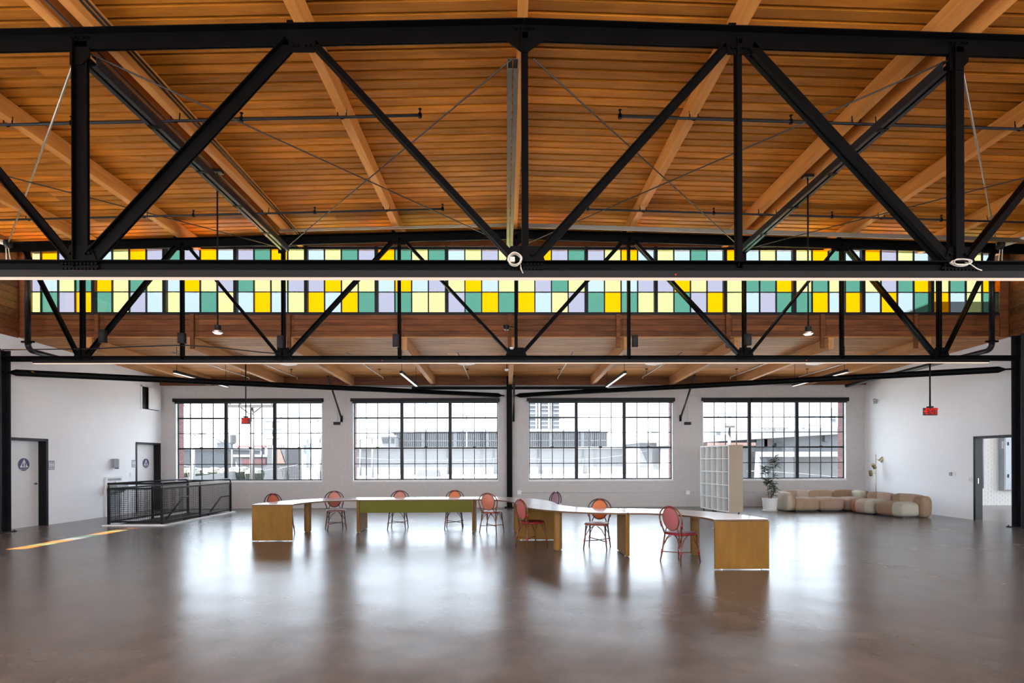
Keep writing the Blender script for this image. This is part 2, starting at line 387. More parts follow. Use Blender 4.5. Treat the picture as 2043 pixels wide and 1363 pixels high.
# coloured side clerestory on the left (its sun patch lies on the floor)
ws = struct('window_6', (XL, 10.9, 5.35))
cols = 'YLYBGYLY'
for i in range(8):
    y = 9.6+i*3.25/8
    MB().box(XL-.12, XL-.11, y+.015, y+3.25/8-.015, 5.17, 6.38).build('pane', PG[cols[i]], ws)
    MB().box(XL-.14, XL-.09, y-.015, y+.015, 5.15, 6.4).build('mullion', M['frame'], ws)
# high ceiling: boards across, beams front to back
ce = struct('ceiling', (CX, 10, 7.3))
def slab(x0, x1, y0, y1, th, off):
    za, zb = ztop(x0)+ZD+off, ztop(x1)+ZD+off
    return [(x0, y0, za), (x1, y0, zb), (x1, y1, zb), (x0, y1, za), (x0, y0, za+th), (x1, y0, zb+th), (x1, y1, zb+th), (x0, y1, za+th)]
BF = [(0,3,2,1),(4,5,6,7),(0,1,5,4),(1,2,6,5),(2,3,7,6),(3,0,4,7)]
mb = MB()
for a, b in ((XL-.3, CX), (CX, XR+.3)):
    mb.add(slab(a, b, 5.9, 14.3, .12, .045), BF)
mb.build('roof_deck', M['gap'], ce)
mb = MB()
for a, b in ((XL-.3, -9), (-1, CX), (CX, 1.4), (9.4, XR+.3)): mb.add(slab(a, b, -9.4, 5.9, .15, 0), BF)
for a, b in ((-9, -1), (1.4, 9.4)):      # skylight openings added behind the camera for fill light
    for y0, y1 in ((-9.4, -8.0), (-5.6, 5.9)): mb.add(slab(a, b, y0, y1, .15, 0), BF)
mb.build('roof_deck', M['plank'], ce)
pw = .2; n = int((YC+.05-5.9)/pw)
for r in range(n):
    y = 5.9+r*pw
    for s, (a, b) in enumerate(((XL, CX), (CX, XR))):
        j = a+(b-a)*random.choice((.22, .44, .66, .78)); cuts = [a, j, b]
        for q in range(2):
            p0, p1 = cuts[q]+.002, cuts[q+1]-.002
            mb = MB().add(slab(p0, p1, y+.027, y+pw-.027, .055, random.uniform(-.003, .003)), BF)
            mb.build('plank', M['plank'], ce)
BX = [(-9.92, .14), (-7.54, .14), (-5.40, .13), (-5.02, .13), (-2.49, .14), (CX-.02, .12), (2.91, .14), (5.43, .13), (5.80, .13), (7.98, .14), (10.32, .14), (12.2, .14)]
for x, w in BX:
    z = ztop(x); MB().box(x-w/2, x+w/2, 5.5, YC+.02, z, z+ZD-.004).build('beam', M['beam'], ce, bevel=.006)
# low ceiling behind the clerestory
ZL0, ZL1 = 4.68, 4.53
def zl(y): return ZL0+(ZL1-ZL0)*(y-YC)/(YB-YC)
cl = struct('ceiling', (CX, 16, 4.6))
mb = MB(); ya = YC+.06
mb.add([(XL-.2, ya, zl(YC)+.04), (XR+.15, ya, zl(YC)+.04), (XR+.15, YB+.45, zl(YB)+.04), (XL-.2, YB+.45, zl(YB)+.04),
        (XL-.2, ya, zl(YC)+.18), (XR+.15, ya, zl(YC)+.18), (XR+.15, YB+.45, zl(YB)+.2), (XL-.2, YB+.45, zl(YB)+.2)], BF)
mb.build('roof_deck', M['gap'], cl)
MB().add([(XL-.6, YC+.3, 4.89), (XR+.5, YC+.3, 4.89), (XR+.5, YB+1, 4.86), (XL-.6, YB+1, 4.86), (XL-.6, YC+.3, 4.93), (XR+.5, YC+.3, 4.93), (XR+.5, YB+1, 4.9), (XL-.6, YB+1, 4.9)], BF).build('roof_membrane', mat('white_membrane', (.88, .88, .86), .8, var=.02), cl)
pw2 = .22
for r in range(int((YB-YC)/pw2)+1):
    y0, y1 = YC+r*pw2+.012, min(YC+(r+1)*pw2-.012, YB)
    j = random.uniform(-6, 6)
    for a, b in ((XL, j-.002), (j+.002, XR)):
        MB().add([(a, y0, zl(y0)), (b, y0, zl(y0)), (b, y1, zl(y1)), (a, y1, zl(y1)), (a, y0, zl(y0)+.03), (b, y0, zl(y0)+.03), (b, y1, zl(y1)+.03), (a, y1, zl(y1)+.03)], BF).build('plank', M['lowplank'], cl)
for x in (-10.2, -7.72, -5.3, -2.5, .16, 3.0, 5.75, 8.1, 10.55):
    w = .14
    MB().add([(x-w/2, YC, zl(YC)-.30), (x+w/2, YC, zl(YC)-.30), (x+w/2, YB-.02, zl(YB)-.29), (x-w/2, YB-.02, zl(YB)-.29),
              (x-w/2, YC, zl(YC)), (x+w/2, YC, zl(YC)), (x+w/2, YB-.02, zl(YB)), (x-w/2, YB-.02, zl(YB))], BF).build('beam', M['lowbeam'], cl, bevel=.006)
MB().box(XL, XR, YB-.09, YB-.01, 4.25, 4.53).build('ledger_board', M['board'], cl)
# clerestory wall
wc = struct('wall_clerestory', (CX, YC, 4.7))
for r in range(4):
    z0 = 4.70+r*.142; xx = [XL, -9.84, -7.54, -5.2, -2.5, .24, 2.9, 5.62, 7.98, 10.3, XR]
    for i in range(10):
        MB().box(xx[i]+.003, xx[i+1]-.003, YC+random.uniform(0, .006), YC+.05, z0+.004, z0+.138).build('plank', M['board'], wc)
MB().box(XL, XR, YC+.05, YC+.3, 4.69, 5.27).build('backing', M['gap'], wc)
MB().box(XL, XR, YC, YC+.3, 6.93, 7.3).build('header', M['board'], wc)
for x in (-9.98, -7.67, -5.32, -2.62, .10, 2.78, 5.50, 7.86, 10.2): MB().box(x-.045, x+.045, YC-.06, YC-.001, 4.40, 5.24).build('stud', M['board'], wc)
MB().box(XL, XL+.16, YC-.02, YC+.2, 4.69, 7.1).build('corner_post', M['board'], wc)
MB().box(XR-.25, XR, YC-.02, YC+.2, 4.69, 7.1).build('corner_post', M['board'], wc)
# clerestory window: 14 lights of 4 x 3 panes
CW = struct('window_5', (CX, YC, 5.27))
x0c, x1c = at(43, 560, YC).x, at(1997, 560, YC).x; up = (x1c-x0c)/14; zc = [5.27, 5.805, 6.345, 6.885]
TOP = ['CYVG', 'BLYV', 'GVYB', 'VGYL', 'BLGV', 'YGLG', 'BLVL', 'BYVG', 'VLYB', 'LBGB', 'YBLB', 'LYGB', 'YVLB', 'VGLB']
MID = ['VBLG', 'YCGL', 'BYLV', 'GCLV', 'VYCL', 'BYBV', 'LYBL', 'LVGL', 'BCBV', 'VYCV', 'LGGY', 'CGLG', 'LVGY', 'LGCY']
BOT = ['LGVY', 'GLVB', 'LBGC', 'BYBL', 'YBYG', 'VGLC', 'VGYG', 'YBCV', 'GYGL', 'LGVY', 'LBVG', 'GYBY', 'BYBG', 'YBLG']
pme = {}
pwc = (up-.075)/4
for k in PG: pme[k] = MB().box(-pwc/2, pwc/2, -.003, .003, -.268, .268).mesh('pane', PG[k])
for u in range(15):
    x = x0c+u*up; MB().box(x-.042, x+.042, YC-.01, YC+.09, 5.25, 6.93).build('mullion', M['frame'], CW)
for u in range(14):
    xa = x0c+u*up+.0375
    for i in range(1, 4): MB().box(xa+i*pwc-.014, xa+i*pwc+.014, YC+.01, YC+.05, 5.27, 6.89).build('glazing_bar', M['frame'], CW)
    for r, rows in enumerate((BOT, MID, TOP)):
        for i in range(4): link('pane', pme[rows[u][i]], CW, (xa+(i+.5)*pwc-CX, .03, (zc[r]+zc[r+1])/2-5.27))
for r in range(4):
    t = .013 if r in (1, 2) else .035
    MB().box(x0c, x1c, YC+(.0 if t > .02 else .012), YC+.05, zc[r]-t, zc[r]+t).build('glazing_bar', M['frame'], CW)
# adjoining room seen through the right-hand doorway
wn = struct('wall_adjoining', (16, YB, 0))
MB().box(XR+.18, 21.5, YB, YB+.2, -.2, 3.3).build('masonry', M['joint'], wn)
mb = MB()
for r in range(42):
    x = XR+.2+(bl/2 if r % 2 else 0)
    while x < 21: mb.box(x+.005, x+bl-.005, YB-.006, YB+.01, r*ch+.005, r*ch+ch-.005); x += bl
o = mb.build('brickwork', M['brickp'], wn); o['kind'] = 'stuff'
MB().box(XR+.18, 21.6, 9, YB, 3.3, 3.5).build('soffit', M['wall'], wn)
MB().box(21.4, 21.6, 9, YB, -.2, .9).build('plaster', M['wall'], wn)
# ---------------------------------------------------------------- doors
def door(n, X, D, out, leafx, sign_y, hand):
    a, b, _, zt = D; s = struct('door_%d' % n, (X, (a+b)/2, 0)); o_ = 1 if out > 0 else -1
    fx = lambda u: X+o_*u
    def bx(mb, u0, u1, y0, y1, z0, z1): return mb.box(min(fx(u0), fx(u1)), max(fx(u0), fx(u1)), y0, y1, z0, z1)
    mb = MB(); t = .035
    bx(mb, -.012, abs(out), a, a+t, 0, zt); bx(mb, -.012, abs(out), b-t, b, 0, zt); bx(mb, -.012, abs(out), a, b, zt-t, zt)
    bx(mb, -.014, -.002, a-.03, a, 0, zt+.03); bx(mb, -.014, -.002, b, b+.03, 0, zt+.03); bx(mb, -.014, -.002, a-.03, b+.03, zt, zt+.03)
    mb.build('frame', M['black'], s)
    if leafx:
        bx(MB(), leafx, leafx+.045, a+t, b-t, .002, zt-t).build('leaf', M['door'], s)
        # lever handle
        hy = (b-t-.09) if hand > 0 else (a+t+.09); hm = MB()
        hm.lathe([(.03, 0), (.03, .012)], (fx(leafx), hy, 1.08), 14, 'x')
        hm.tube([(fx(leafx), hy, 1.08), (fx(leafx-.05), hy, 1.08), (fx(leafx-.055), hy-hand*.05, 1.08), (fx(leafx-.05), hy-hand*.12, 1.08)], .011, 8)
        hm.build('door_handle', M['chrome'], s)
        # round restroom sign with a white triangle and three figures
        sx = fx(leafx-.006); cz = 1.575; sg = MB().lathe([(.158, -.004), (.158, .004)], (sx, sign_y, cz), 40, 'x').build('restroom_sign', M['bluesign'], s)
        tx = sx-o_*.006
        MB().prism([(sign_y-.118, cz-.075), (sign_y+.118, cz-.075), (sign_y, cz+.135)], tx-.001, tx+.001, 'yz').build('sign_triangle', M['white'], sg)
        fg = MB(); tx -= o_*.003
        for k, (dy, sk) in enumerate(((-.035, 1), (.035, 0))):
            y = sign_y+dy; fg.lathe([(.012, -.001), (.012, .001)], (tx, y, cz+.035), 12, 'x')
            if sk: fg.prism([(y-.010, cz+.02), (y+.010, cz+.02), (y+.026, cz-.03), (y-.026, cz-.03)], tx-.001, tx+.001, 'yz')
            else: fg.prism([(y-.018, cz+.02), (y+.018, cz+.02), (y+.013, cz-.02), (y-.013, cz-.02)], tx-.001, tx+.001, 'yz')
            for q in (-.008, .008): fg.prism([(y+q-.005, cz-.02), (y+q+.005, cz-.02), (y+q+.005, cz-.066), (y+q-.005, cz-.066)], tx-.001, tx+.001, 'yz')
        fg.build('sign_figures', M['bluesign'], sg)
        text('RESTROOM', .042, (tx+o_*.002, sign_y, cz-.118), (math.pi/2, 0, math.pi/2 if out < 0 else -math.pi/2), M['white'], sg)
    return s
def text(body, size, loc, rot, mt, parent, ext=.001, sx=1, bold=0):
    c = bpy.data.curves.new('lettering', 'FONT'); c.body = body; c.size = size; c.extrude = ext; c.offset = bold; c.align_x = 'CENTER'; c.align_y = 'CENTER'
    c.materials.append(mt); q_ = bpy.data.objects.new('text', c); COL.objects.link(q_); bpy.context.view_layer.update()
    me = bpy.data.meshes.new_from_object(q_); me.name = 'lettering'; bpy.data.objects.remove(q_); o = link('lettering', me, parent)
    o.location = Vector(loc)-wloc(parent); o.rotation_euler = rot; o.scale = (sx, 1, 1); return o
door(1, XL, D1, -.24, .19, atx(47, 929, XL-.19).y, 1)
door(2, XL, D2, -.24, .19, atx(290.7, 925, XL-.19).y, -1)
d3 = door(3, XR, D3, .18, 0, 0, 1)
MB().box(XR+.05, XR+.07, D3[1]-.045, D3[1]-.034, .98, 1.12).build('strike_plate', M['chrome'], d3)
# ================================================================ COLUMNS, TRUSSES, BRACING
def hcol(name, label, x, y, w, d, z1, m, group=None):
    t = thing(name, label, 'column', (x, y, 0), 0, group)
    c = MB(); c.box(x-w/2, x+w/2, y-d/2, y-d/2+.018, .02, z1).box(x-w/2, x+w/2, y+d/2-.018, y+d/2, .02, z1).box(x-.008, x+.008, y-d/2+.018, y+d/2-.018, .02, z1)
    c.build('shaft', m, t); MB().box(x-w/2-.08, x+w/2+.08, y-d/2-.06, y+d/2+.06, 0, .02).build('base_plate', m, t)
    b = MB()
    for sx in (-1, 1):
        for sy_ in (-1, 1): b.lathe([(.014, .02), (.014, .045)], (x+sx*(w/2+.045), y+sy_*(d/2+.03), 0), 6)
    b.build('anchor_bolts', m, t); return t
hcol('steel_column', 'dark grey steel column at the left edge beside the near restroom door', -11.765, Y2, .26, .26, 4.25, M['steel2'])
hcol('steel_column', 'dark grey steel column at the right edge beside the open doorway', 12.30, Y2, .30, .26, 4.6, M['steel2'])
hcol('steel_column', 'slim black steel column between the two middle windows', .12, YB-.14, .19, .19, 4.6, M['steel'])
def member(name, p, q, w, d, y, par, m=None, gap=.02):
    """double angle from p to q in the plane of the truss: two plates back to back with outstanding lips"""
    P, Q = Vector((p[0], y, p[1])), Vector((q[0], y, q[1])); a = (Q-P); L_ = a.length/2; a.normalize(); n = Vector((-a.z, 0, a.x)); c = (P+Q)/2; yv = Vector((0, 1, 0))
    mb = MB()
    for s in (-1, 1):
        mb.ob(c+yv*s*(gap/2+.006), a*L_, n*(w/2), yv*.006)
        mb.ob(c+yv*s*(gap/2+.006+d/4)+n*(w/2-.006), a*L_, n*.006, yv*(d/4))
    return mb.build(name, m or M['steel'], par)
def gusset(pts, y, par, bolts):
    g = MB().prism(pts, y-.008, y+.008).build('gusset_plate', M['steel'], par)
    b = MB()
    for (x, z) in bolts: b.lathe([(.017, -.024), (.017, -.002)], (x, y-.012, z), 6, 'y')
    if bolts: b.build('bolts', M['steel'], g)['kind'] = 'stuff'
NB = [-9.84, -5.19, .245, 5.655, 10.32]; NT = [-11.3, -7.54, -2.49, 2.91, 7.98, 11.77]
ZB = 4.03
def truss(label, y, k, near):
    t = thing('roof_truss', label, 'truss', (CX, y, 3.98)); ft = lambda x: ztop(x)-.1
    for a, b in ((-12.3, CX), (CX, 12.6)): member('top_chord', (a, ft(a)), (b, ft(b)), .20 if near else .19, .2, y, t)
    b0 = -12.3 if near else -11.64; b1 = 12.8 if near else 12.1
    member('bottom_chord', (b0, ZB), (b1, ZB), .11, .22, y, t)
    dg = [(0, 0, .07), (0, 1, .09), (1, 1, .06), (1, 2, .09), (2, 2, .07), (2, 3, .08), (3, 3, .09), (3, 4, .055), (4, 4, .1), (4, 5, .07)]
    if near: dg = [(0, 0, .1), (0, 1, .1), (1, 1, .085), (1, 2, .145), (2, 2, .085), (2, 3, .1), (3, 3, .14), (3, 4, .1), (4, 4, .1), (4, 5, .1)]
    for b, c, w in dg:
        dx = .12*(1 if NT[c] > NB[b] else -1)
        member('diagonal', (NB[b]+dx, ZB+.10), (NT[c]-dx*1.2, ft(NT[c])-.08), w, .12, y, t)
    for i, x in enumerate(NB): member('vertical', (x, ZB), (x, ft(x)), (.15 if i in (1, 3) else .085) if near else .075, .12, y, t)
    for i, x in enumerate(NT):
        if i in (0, 5): continue
        if near and i != 3: continue
        member('vertical', (x, ZB), (x, ft(x)), .07, .1, y, t)
    for i, x in enumerate(NB):
        w = .22 if i == 2 else .17
        bl_ = [(x+q*.045-.2, z) for q in range(10) for z in (ZB-.03, ZB+.03)]+[(x+dx, ZB+.16) for dx in (-.12, -.07, .07, .12)]
        gusset([(x-w-.06, ZB-.02), (x+w+.06, ZB-.02), (x+w-.04, ZB+.26), (x-w+.04, ZB+.26)], y-.03, t, bl_)
        z = ft(x)
        pl = [(x-.26, z-.09), (x+.26, z-.09), (x+.04, z-.26), (x-.04, z-.26)] if i == 2 else [(x-.12, z-.08), (x+.12, z-.08), (x+.12, z-.2), (x+.02, z-.3), (x-.12, z-.3)]
        gusset(pl+[], y-.03, t, [(x+dx, z+.03) for dx in (-.1, -.05, .05, .1)])
    for i, x in enumerate(NT[1:5]):
        z = ft(x); h = .2 if near else .17
        gusset([(x-.17, z-.06), (x+.17, z-.06), (x+.15, z-h), (x-.15, z-h)], y-.03, t, [(x+dx, z-.13) for dx in (-.1, -.05, .05, .1)])
        MB().box(x-.16, x+.0, y-.1, y+.1, z+.1, z+.14).build('beam_seat', M['steel'], t)
    return t
T1 = truss('near black steel roof truss with thick diagonals spanning the top of the picture', Y1, 0, True)
T2 = truss('far black steel roof truss standing in front of the coloured clerestory panes', Y2, 1, False)
# linear lights slung under the bottom chords
def linear(name, label, p, q, w, h, glow, group=None, hang=0, zc_=None):
    p, q = Vector(p), Vector(q); t = thing(name, label, 'light', (p+q)/2, 0, group)
    up = Vector((0, 0, 1))
    MB().bar(p+up*(h/2+.008), q+up*(h/2+.008), w, h).build('housing', M['black'], t)
    MB().bar(p+up*.004, q+up*.004, w*.82, .016).build('diffuser', glow, t)
    if hang:
        for k, s in enumerate((.04, .96)):
            c = p.lerp(q, s); MB().tube([c+up*h, c+up*(h+hang)], .006, 6).build('suspension_rod', M['black'], t)
    return t
t = linear('linear_light', 'full-width linear light under the near truss with warm glowing strip', (-13, Y1-.02, 3.888), (13.2, Y1-.02, 3.888), .09, .085, M['glow'])
c = at(1348, 548, Y1-.07); MB().lathe([(.008, -.01), (.008, .0)], (c.x, Y1-.066, c.z), 10, 'y').build('indicator', M['led'], t)
t = linear('linear_light', 'linear light under the far truss, ending short of both columns', (at(69, 722, Y2).x, Y2-.02, 3.925), (at(1970, 722, Y2).x, Y2-.02, 3.925), .08, .07, M['glow'])
for px in (763, 1609):
    c = at(px, 719, Y2-.06); MB().lathe([(.008, -.01), (.008, .0)], (c.x, Y2-.061, c.z), 10, 'y').build('indicator', M['led'], t)
for X, ya, yb, lb in ((-8.40, 13.95, 16.6, 'suspended linear light in the low bay, above the stair railing'), (-2.69, 14.06, 16.5, 'suspended linear light in the low bay left of the centre column'),
                      (3.09, 14.1, 16.7, 'suspended linear light in the low bay right of the centre column'), (8.78, 13.95, 16.6, 'suspended linear light in the low bay, above the sofa side')):
    linear('linear_light', lb, (X, ya, 3.875), (X, yb, 3.875), .07, .07, M['glow2'], 'short linear lights in the low bay', .62)
# struts, rods and pipes in the roof
def strut(x, label):
    t = thing('roof_strut', label, 'strut', (x, 9.8, 6.57)); z = 6.6
    for s in (-1, 1):
        mb = MB(); xa = x+s*(.036 if abs(x) < 1 else .05)
        mb.box(xa-.006+s*.03, xa+.006+s*.03, Y1+.05, Y2-.05, z-.06, z+.06).box(xa-.03, xa+.03, Y1+.05, Y2-.05, z-.066, z-.056).box(xa-.03, xa+.03, Y1+.05, Y2-.05, z+.056, z+.066)
        mb.build('channel', M['galv'] if abs(x) < 1 else M['steel2'], t)
    for k in range(4 if abs(x) > 1 else 0): MB().box(x-.07, x+.07, 8+k*1.25, 8.08+k*1.25, z-.075, z+.03).build('batten_plate', M['steel'], t)
strut(-5.13, 'double channel strut running back from the left post of the near truss')
strut(.10, 'pale double channel strut running back along the ridge beside the middle post')
strut(5.6, 'double channel strut running back from the right post of the near truss')
def rod(p, q, label, r=.011, m='rod'):
    p, q = Vector(p), Vector(q); o = MB().tube([p-(p+q)/2, q-(p+q)/2], r, 6).build('tie_rod', M[m], None, 'local'); o.location = (p+q)/2
    tag(o, label, 'rod', 'crossed tie rods between the trusses')
zz = 6.66
rod((-5.1, Y1, zz), (.2, Y2, zz), 'tie rod from the near truss left post to the far truss middle'); rod((.1, Y1, zz-.03), (-5.15, Y2, zz-.03), 'tie rod from the near truss middle down left to the far truss')
rod((5.6, Y1, zz), (.3, Y2, zz), 'tie rod from the near truss right post to the far truss middle'); rod((.35, Y1, zz-.03), (5.6, Y2, zz-.03), 'tie rod from the near truss middle down right to the far truss')
rod((-5.25, Y1, zz), (-11.6, Y2, zz), 'tie rod coloured pale as if lit, dropping left from the left post to the far wall', .014, 'cond'); rod((-11.8, Y1, zz-.03), (-5.2, Y2, zz-.03), 'tie rod entering at the left edge and ending at the far truss')  # paler metal on the outer rod stands in for light catching it
rod((5.7, Y1, zz), (11.7, Y2, zz), 'tie rod coloured pale as if lit, dropping right from the right post to the far wall', .014, 'cond'); rod((12.2, Y1, zz-.03), (5.7, Y2, zz-.03), 'tie rod entering at the right edge and ending at the far truss')  # mirrored outer rod, its lit look also put into the colour
def sprinkler(y, xa, xb, heads, label, dz=-.07):
    t = thing('sprinkler_pipe', label, 'pipe', ((xa+xb)/2, y, ztop((xa+xb)/2)+dz)); f_ = lambda x: ztop(x)+dz
    MB().tube([(xa, y, f_(xa)), (xb, y, f_(xb))], .021, 8).build('pipe', M['steel2'], t)
    for x in heads:
        z = f_(x); MB().tube([(x, y, z-.02), (x, y, z+.09)], .012, 6).lathe([(.008, .09), (.028, .095), (.028, .1)], (x, y, z), 8).lathe([(.03, -.03), (.03, .03)], (x, y, z), 8).build('sprinkler_head', M['steel'], t)
    for x, w in BX:
        if min(xa, xb) < x < max(xa, xb):
            z = f_(x); MB().tube([(x-.06, y, z), (x-.07, y, z+.12)], .009, 5).tube([(x+.06, y, z), (x+.07, y, z+.12)], .009, 5).tube([(x-.06, y, z), (x, y, z-.03), (x+.06, y, z)], .009, 5).build('hanger', M['steel'], t)
    return t
ya, yb = 8.38, 11.5
sprinkler(ya, -12, at(840, 232, ya).x, [at(px, 240, ya).x for px in (143, 482, 838)], 'sprinkler pipe below the upper left roof boards, nearer of the two')
sprinkler(ya, at(1235, 235, ya).x, 12, [at(px, 240, ya).x for px in (1237, 1578)], 'sprinkler pipe below the upper right roof boards, nearer of the two')
sprinkler(yb, -12.3, at(884, 417, yb).x, [at(px, 417, yb).x for px in (386, 628, 883)], 'sprinkler pipe close to the clerestory on the left side')
sprinkler(yb, at(1171, 420, yb).x, 12.5, [at(px, 417, yb).x for px in (1173, 1424, 1660, 1878)], 'sprinkler pipe close to the clerestory on the right side')
def conduits(xa, xb, zs, label, y=Y2-.45):
    t = thing('conduit_run', label, 'conduit', ((xa+xb)/2, y, 6.95))
    for k, dz in enumerate(zs):
        n_ = 7; P = [(xa+(xb-xa)*i/n_, y-.02*k, ztop(xa+(xb-xa)*i/n_)+dz) for i in range(n_+1)]
        MB().tube(P, .013, 6).build('conduit', M['cond'], t)
conduits(-5.1, .1, (-.03, -.075), 'pair of thin conduits along the far truss top chord, left of the ridge')
conduits(.35, 11.9, (-.02, -.048, -.076, -.104, -.132), 'bundle of five conduits along the far truss top chord, right of the ridge')
t = thing('conduit_run', 'pair of dark conduits fixed along the doubled beam above the left post', 'conduit', (-5.0, 9, 7.1))
for x, z in ((-4.93, 7.05), (-5.24, 6.95), (-4.93, 7.12)): MB().tube([(x, 5.6, z-.03), (x, 9, z-.03), (x, YC-.2, z-.03)], .013, 6).build('conduit', M['steel2'], t)
# pendant lamps
for px, x, y, lb in ((443, -5.22, 9.97, 'small cylinder pendant on a long black stem, left half of the hall'), (1615, 5.62, 10.08, 'small cylinder pendant on a long black stem, right half of the hall')):
    t = thing('pendant_lamp', lb, 'lamp', (x, y, 3.95), 0, 'pendant lamps under the high roof')
    MB().box(x-.09, x+.09, y-.06, y+.06, 6.87, 6.92).build('mount', M['black'], t)
    MB().tube([(x, y, 4.12), (x, y, 6.88)], .014, 8).build('stem', M['black'], t)
    MB().lathe([(.055, .0), (.055, .09), (.03, .1)], (x, y, 4.02), 20).build('lamp_body', M['black'], t)
    MB().lathe([(.085, .02), (.085, .05), (.07, .055)], (x, y, 3.955), 24).build('lamp_ring', M['chrome'], t)
    MB().lathe([(.06, .0), (.06, .012)], (x, y, 3.955), 20).build('lens', M['glow2'], t)
# diagonal braces from the columns to the centre column, with pin ends
for p, q, lb in (((-11.6, Y2+.05, 3.735), (-.16, YB-.2, 3.87), 'long black tube brace from the left column to the centre column'), ((11.92, Y2+.05, 3.78), (.37, YB-.2, 3.87), 'long black tube brace from the right column to the centre column')):
    p, q = Vector(p), Vector(q); d = (q-p).normalized(); t = thing('tube_brace', lb, 'brace', (p+q)/2)
    MB().tube([p, p+d*.12, q-d*.12, q], [.03, .078, .078, .03], 14).build('tube', M['steel'], t)
    MB().tube([p-d*.18, p], .022, 8).tube([q, q+d*.12], .022, 8).build('pin_end', M['steel'], t)
for x, lb in ((-5.68, 'slanted wall strut left of the centre column, above a black emergency light'), (.27, 'slanted wall strut right beside the centre column'), (6.08, 'slanted wall strut right of the centre column, above a black emergency light')):
    t = thing('wall_strut', lb, 'strut', (x, YB-.1, 3.1)); MB().tube([(x, YB-1.5, 4.35), (x, YB-.06, 3.1)], .032, 8).build('tube', M['steel2'], t)
    MB().box(x-.03, x+.03, YB-.09, YB-.008, 2.98, 3.2).build('end_plate', M['steel'], t)
# thin steel angle and conduit along the back wall
o = MB().box(at(822, 775, YB).x, at(1211, 775, YB).x, YB-.06, YB-.008, 4.10, 4.19).build('steel_angle', M['steel'], None, (CX, YB, 4.1)); tag(o, 'black steel angle along the top of the back wall behind the centre column', 'beam')
o = MB().tube([(at(600, 769, YB).x, YB-.03, 4.215), (at(1440, 769, YB).x, YB-.03, 4.215)], .02, 8).build('conduit', M['cond'], None, (CX, YB, 4.2)); tag(o, 'pale conduit high along the back wall under the roof board', 'conduit')
# small stuff of the low ceiling: sprinkler branches, diffusers
for px, py in ((497, 748), (593, 753), (764, 748), (935, 751), (1113, 749), (1282, 747), (1457, 748), (1594, 748)):
    y = 17.9; s = at(px, py, y); x, z = s.x, 4.36; wd = dict(zip((497, 593, 764, 935, 1113, 1282, 1457, 1594), ('leftmost', 'second from the left', 'third from the left', 'just left of the centre column', 'just right of the centre column', 'third from the right', 'second from the right', 'rightmost')))[px]
    t = thing('sprinkler_branch', 'thin pale sprinkler branch under the low roof, %s' % wd, 'pipe', (x, 16, z), 0, 'sprinkler branches under the low roof')
    MB().tube([(x, YC+.3, z+.02), (x, y, z)], .016, 6).build('pipe', M['cond'], t)
    MB().tube([(x, y-.5, z), (x, y-.5, z+.2)], .006, 5).box(x-.04, x+.04, y-.52, y-.48, z+.17, z+.19).build('hanger', M['steel'], t)
    MB().tube([(x, y, z+.01), (x, y, z-.06)], .012, 6).build('sprinkler_head', M['chrome'], t)
for px in (574, 930, 1305, 1627):
    x = at(px, 726, 16.6).x; z = zl(16.6)-.001; wd = {574: 'leftmost', 930: 'left of the centre column', 1305: 'right of the centre column', 1627: 'rightmost'}[px]
    t = thing('ceiling_diffuser', 'round white air diffuser flat on the low ceiling, %s' % wd, 'vent', (x, 16.6, z), 0, 'round ceiling diffusers in the low bay')
    MB().lathe([(.24, -.03), (.27, -.02), (.27, 0)], (x, 16.6, z), 28).build('ring', M['white'], t)
    MB().lathe([(.1, -.06), (.16, -.04), (.16, -.035)], (x, 16.6, z), 24).build('inner_cone', M['white'], t)
# drain pipes at the clerestory ends
def drain(x, s, lb):
    t = thing('drain_pipe', lb, 'pipe', (x, Y2+.18, 4.3)); r = .06; y = Y2+.2; z0 = 4.30
    P = [(x, y, 6.75), (x, y, z0+.12)]+arc(0, 0, .16, 180, 270, 6, lambda a, b: (x, y+.16+a, z0+.14+b))+([(x, y+.9, z0-.04)] if s < 0 else [(x, YB-.3, 4.17)])
    MB().tube(P, r, 12).build('pipe', M['steel2'], t)
    MB().box(x-.15, x+.15, y-.02, y+.02, z0+.16, z0+.2).lathe([(.075, 0), (.075, .05)], (x, y, z0+.15), 12).build('clamp', M['steel'], t)
drain(-11.30, -1, 'black drain pipe elbowing under the low roof at the left end of the panes')
drain(11.75, 1, 'black drain pipe elbowing under the low roof at the right end of the panes')
for s, X0, lb in ((-1, -11.35, 'cream insulated pipe end strapped beside the leftmost panes'), (1, 11.55, 'cream insulated pipe end strapped beside the rightmost panes')):
    c = Vector((X0, Y2-.25, 6.62)); t = thing('insulated_pipe', lb, 'pipe', c)
    MB().tube([c, c+Vector((s*.42, -.25, .10))], .055, 12).build('pipe', M['cable'], t)
    MB().lathe([(.1, -.03), (.1, .03)], c, 14, 'x').build('flange', M['steel2'], t)
    for k in range(2): MB().tube([c+Vector((s*.05*k, 0, -.05)), c+Vector((-s*(.02-.1*k), .05, -.45))], .01, 6).build('strap', M['cable'], t)
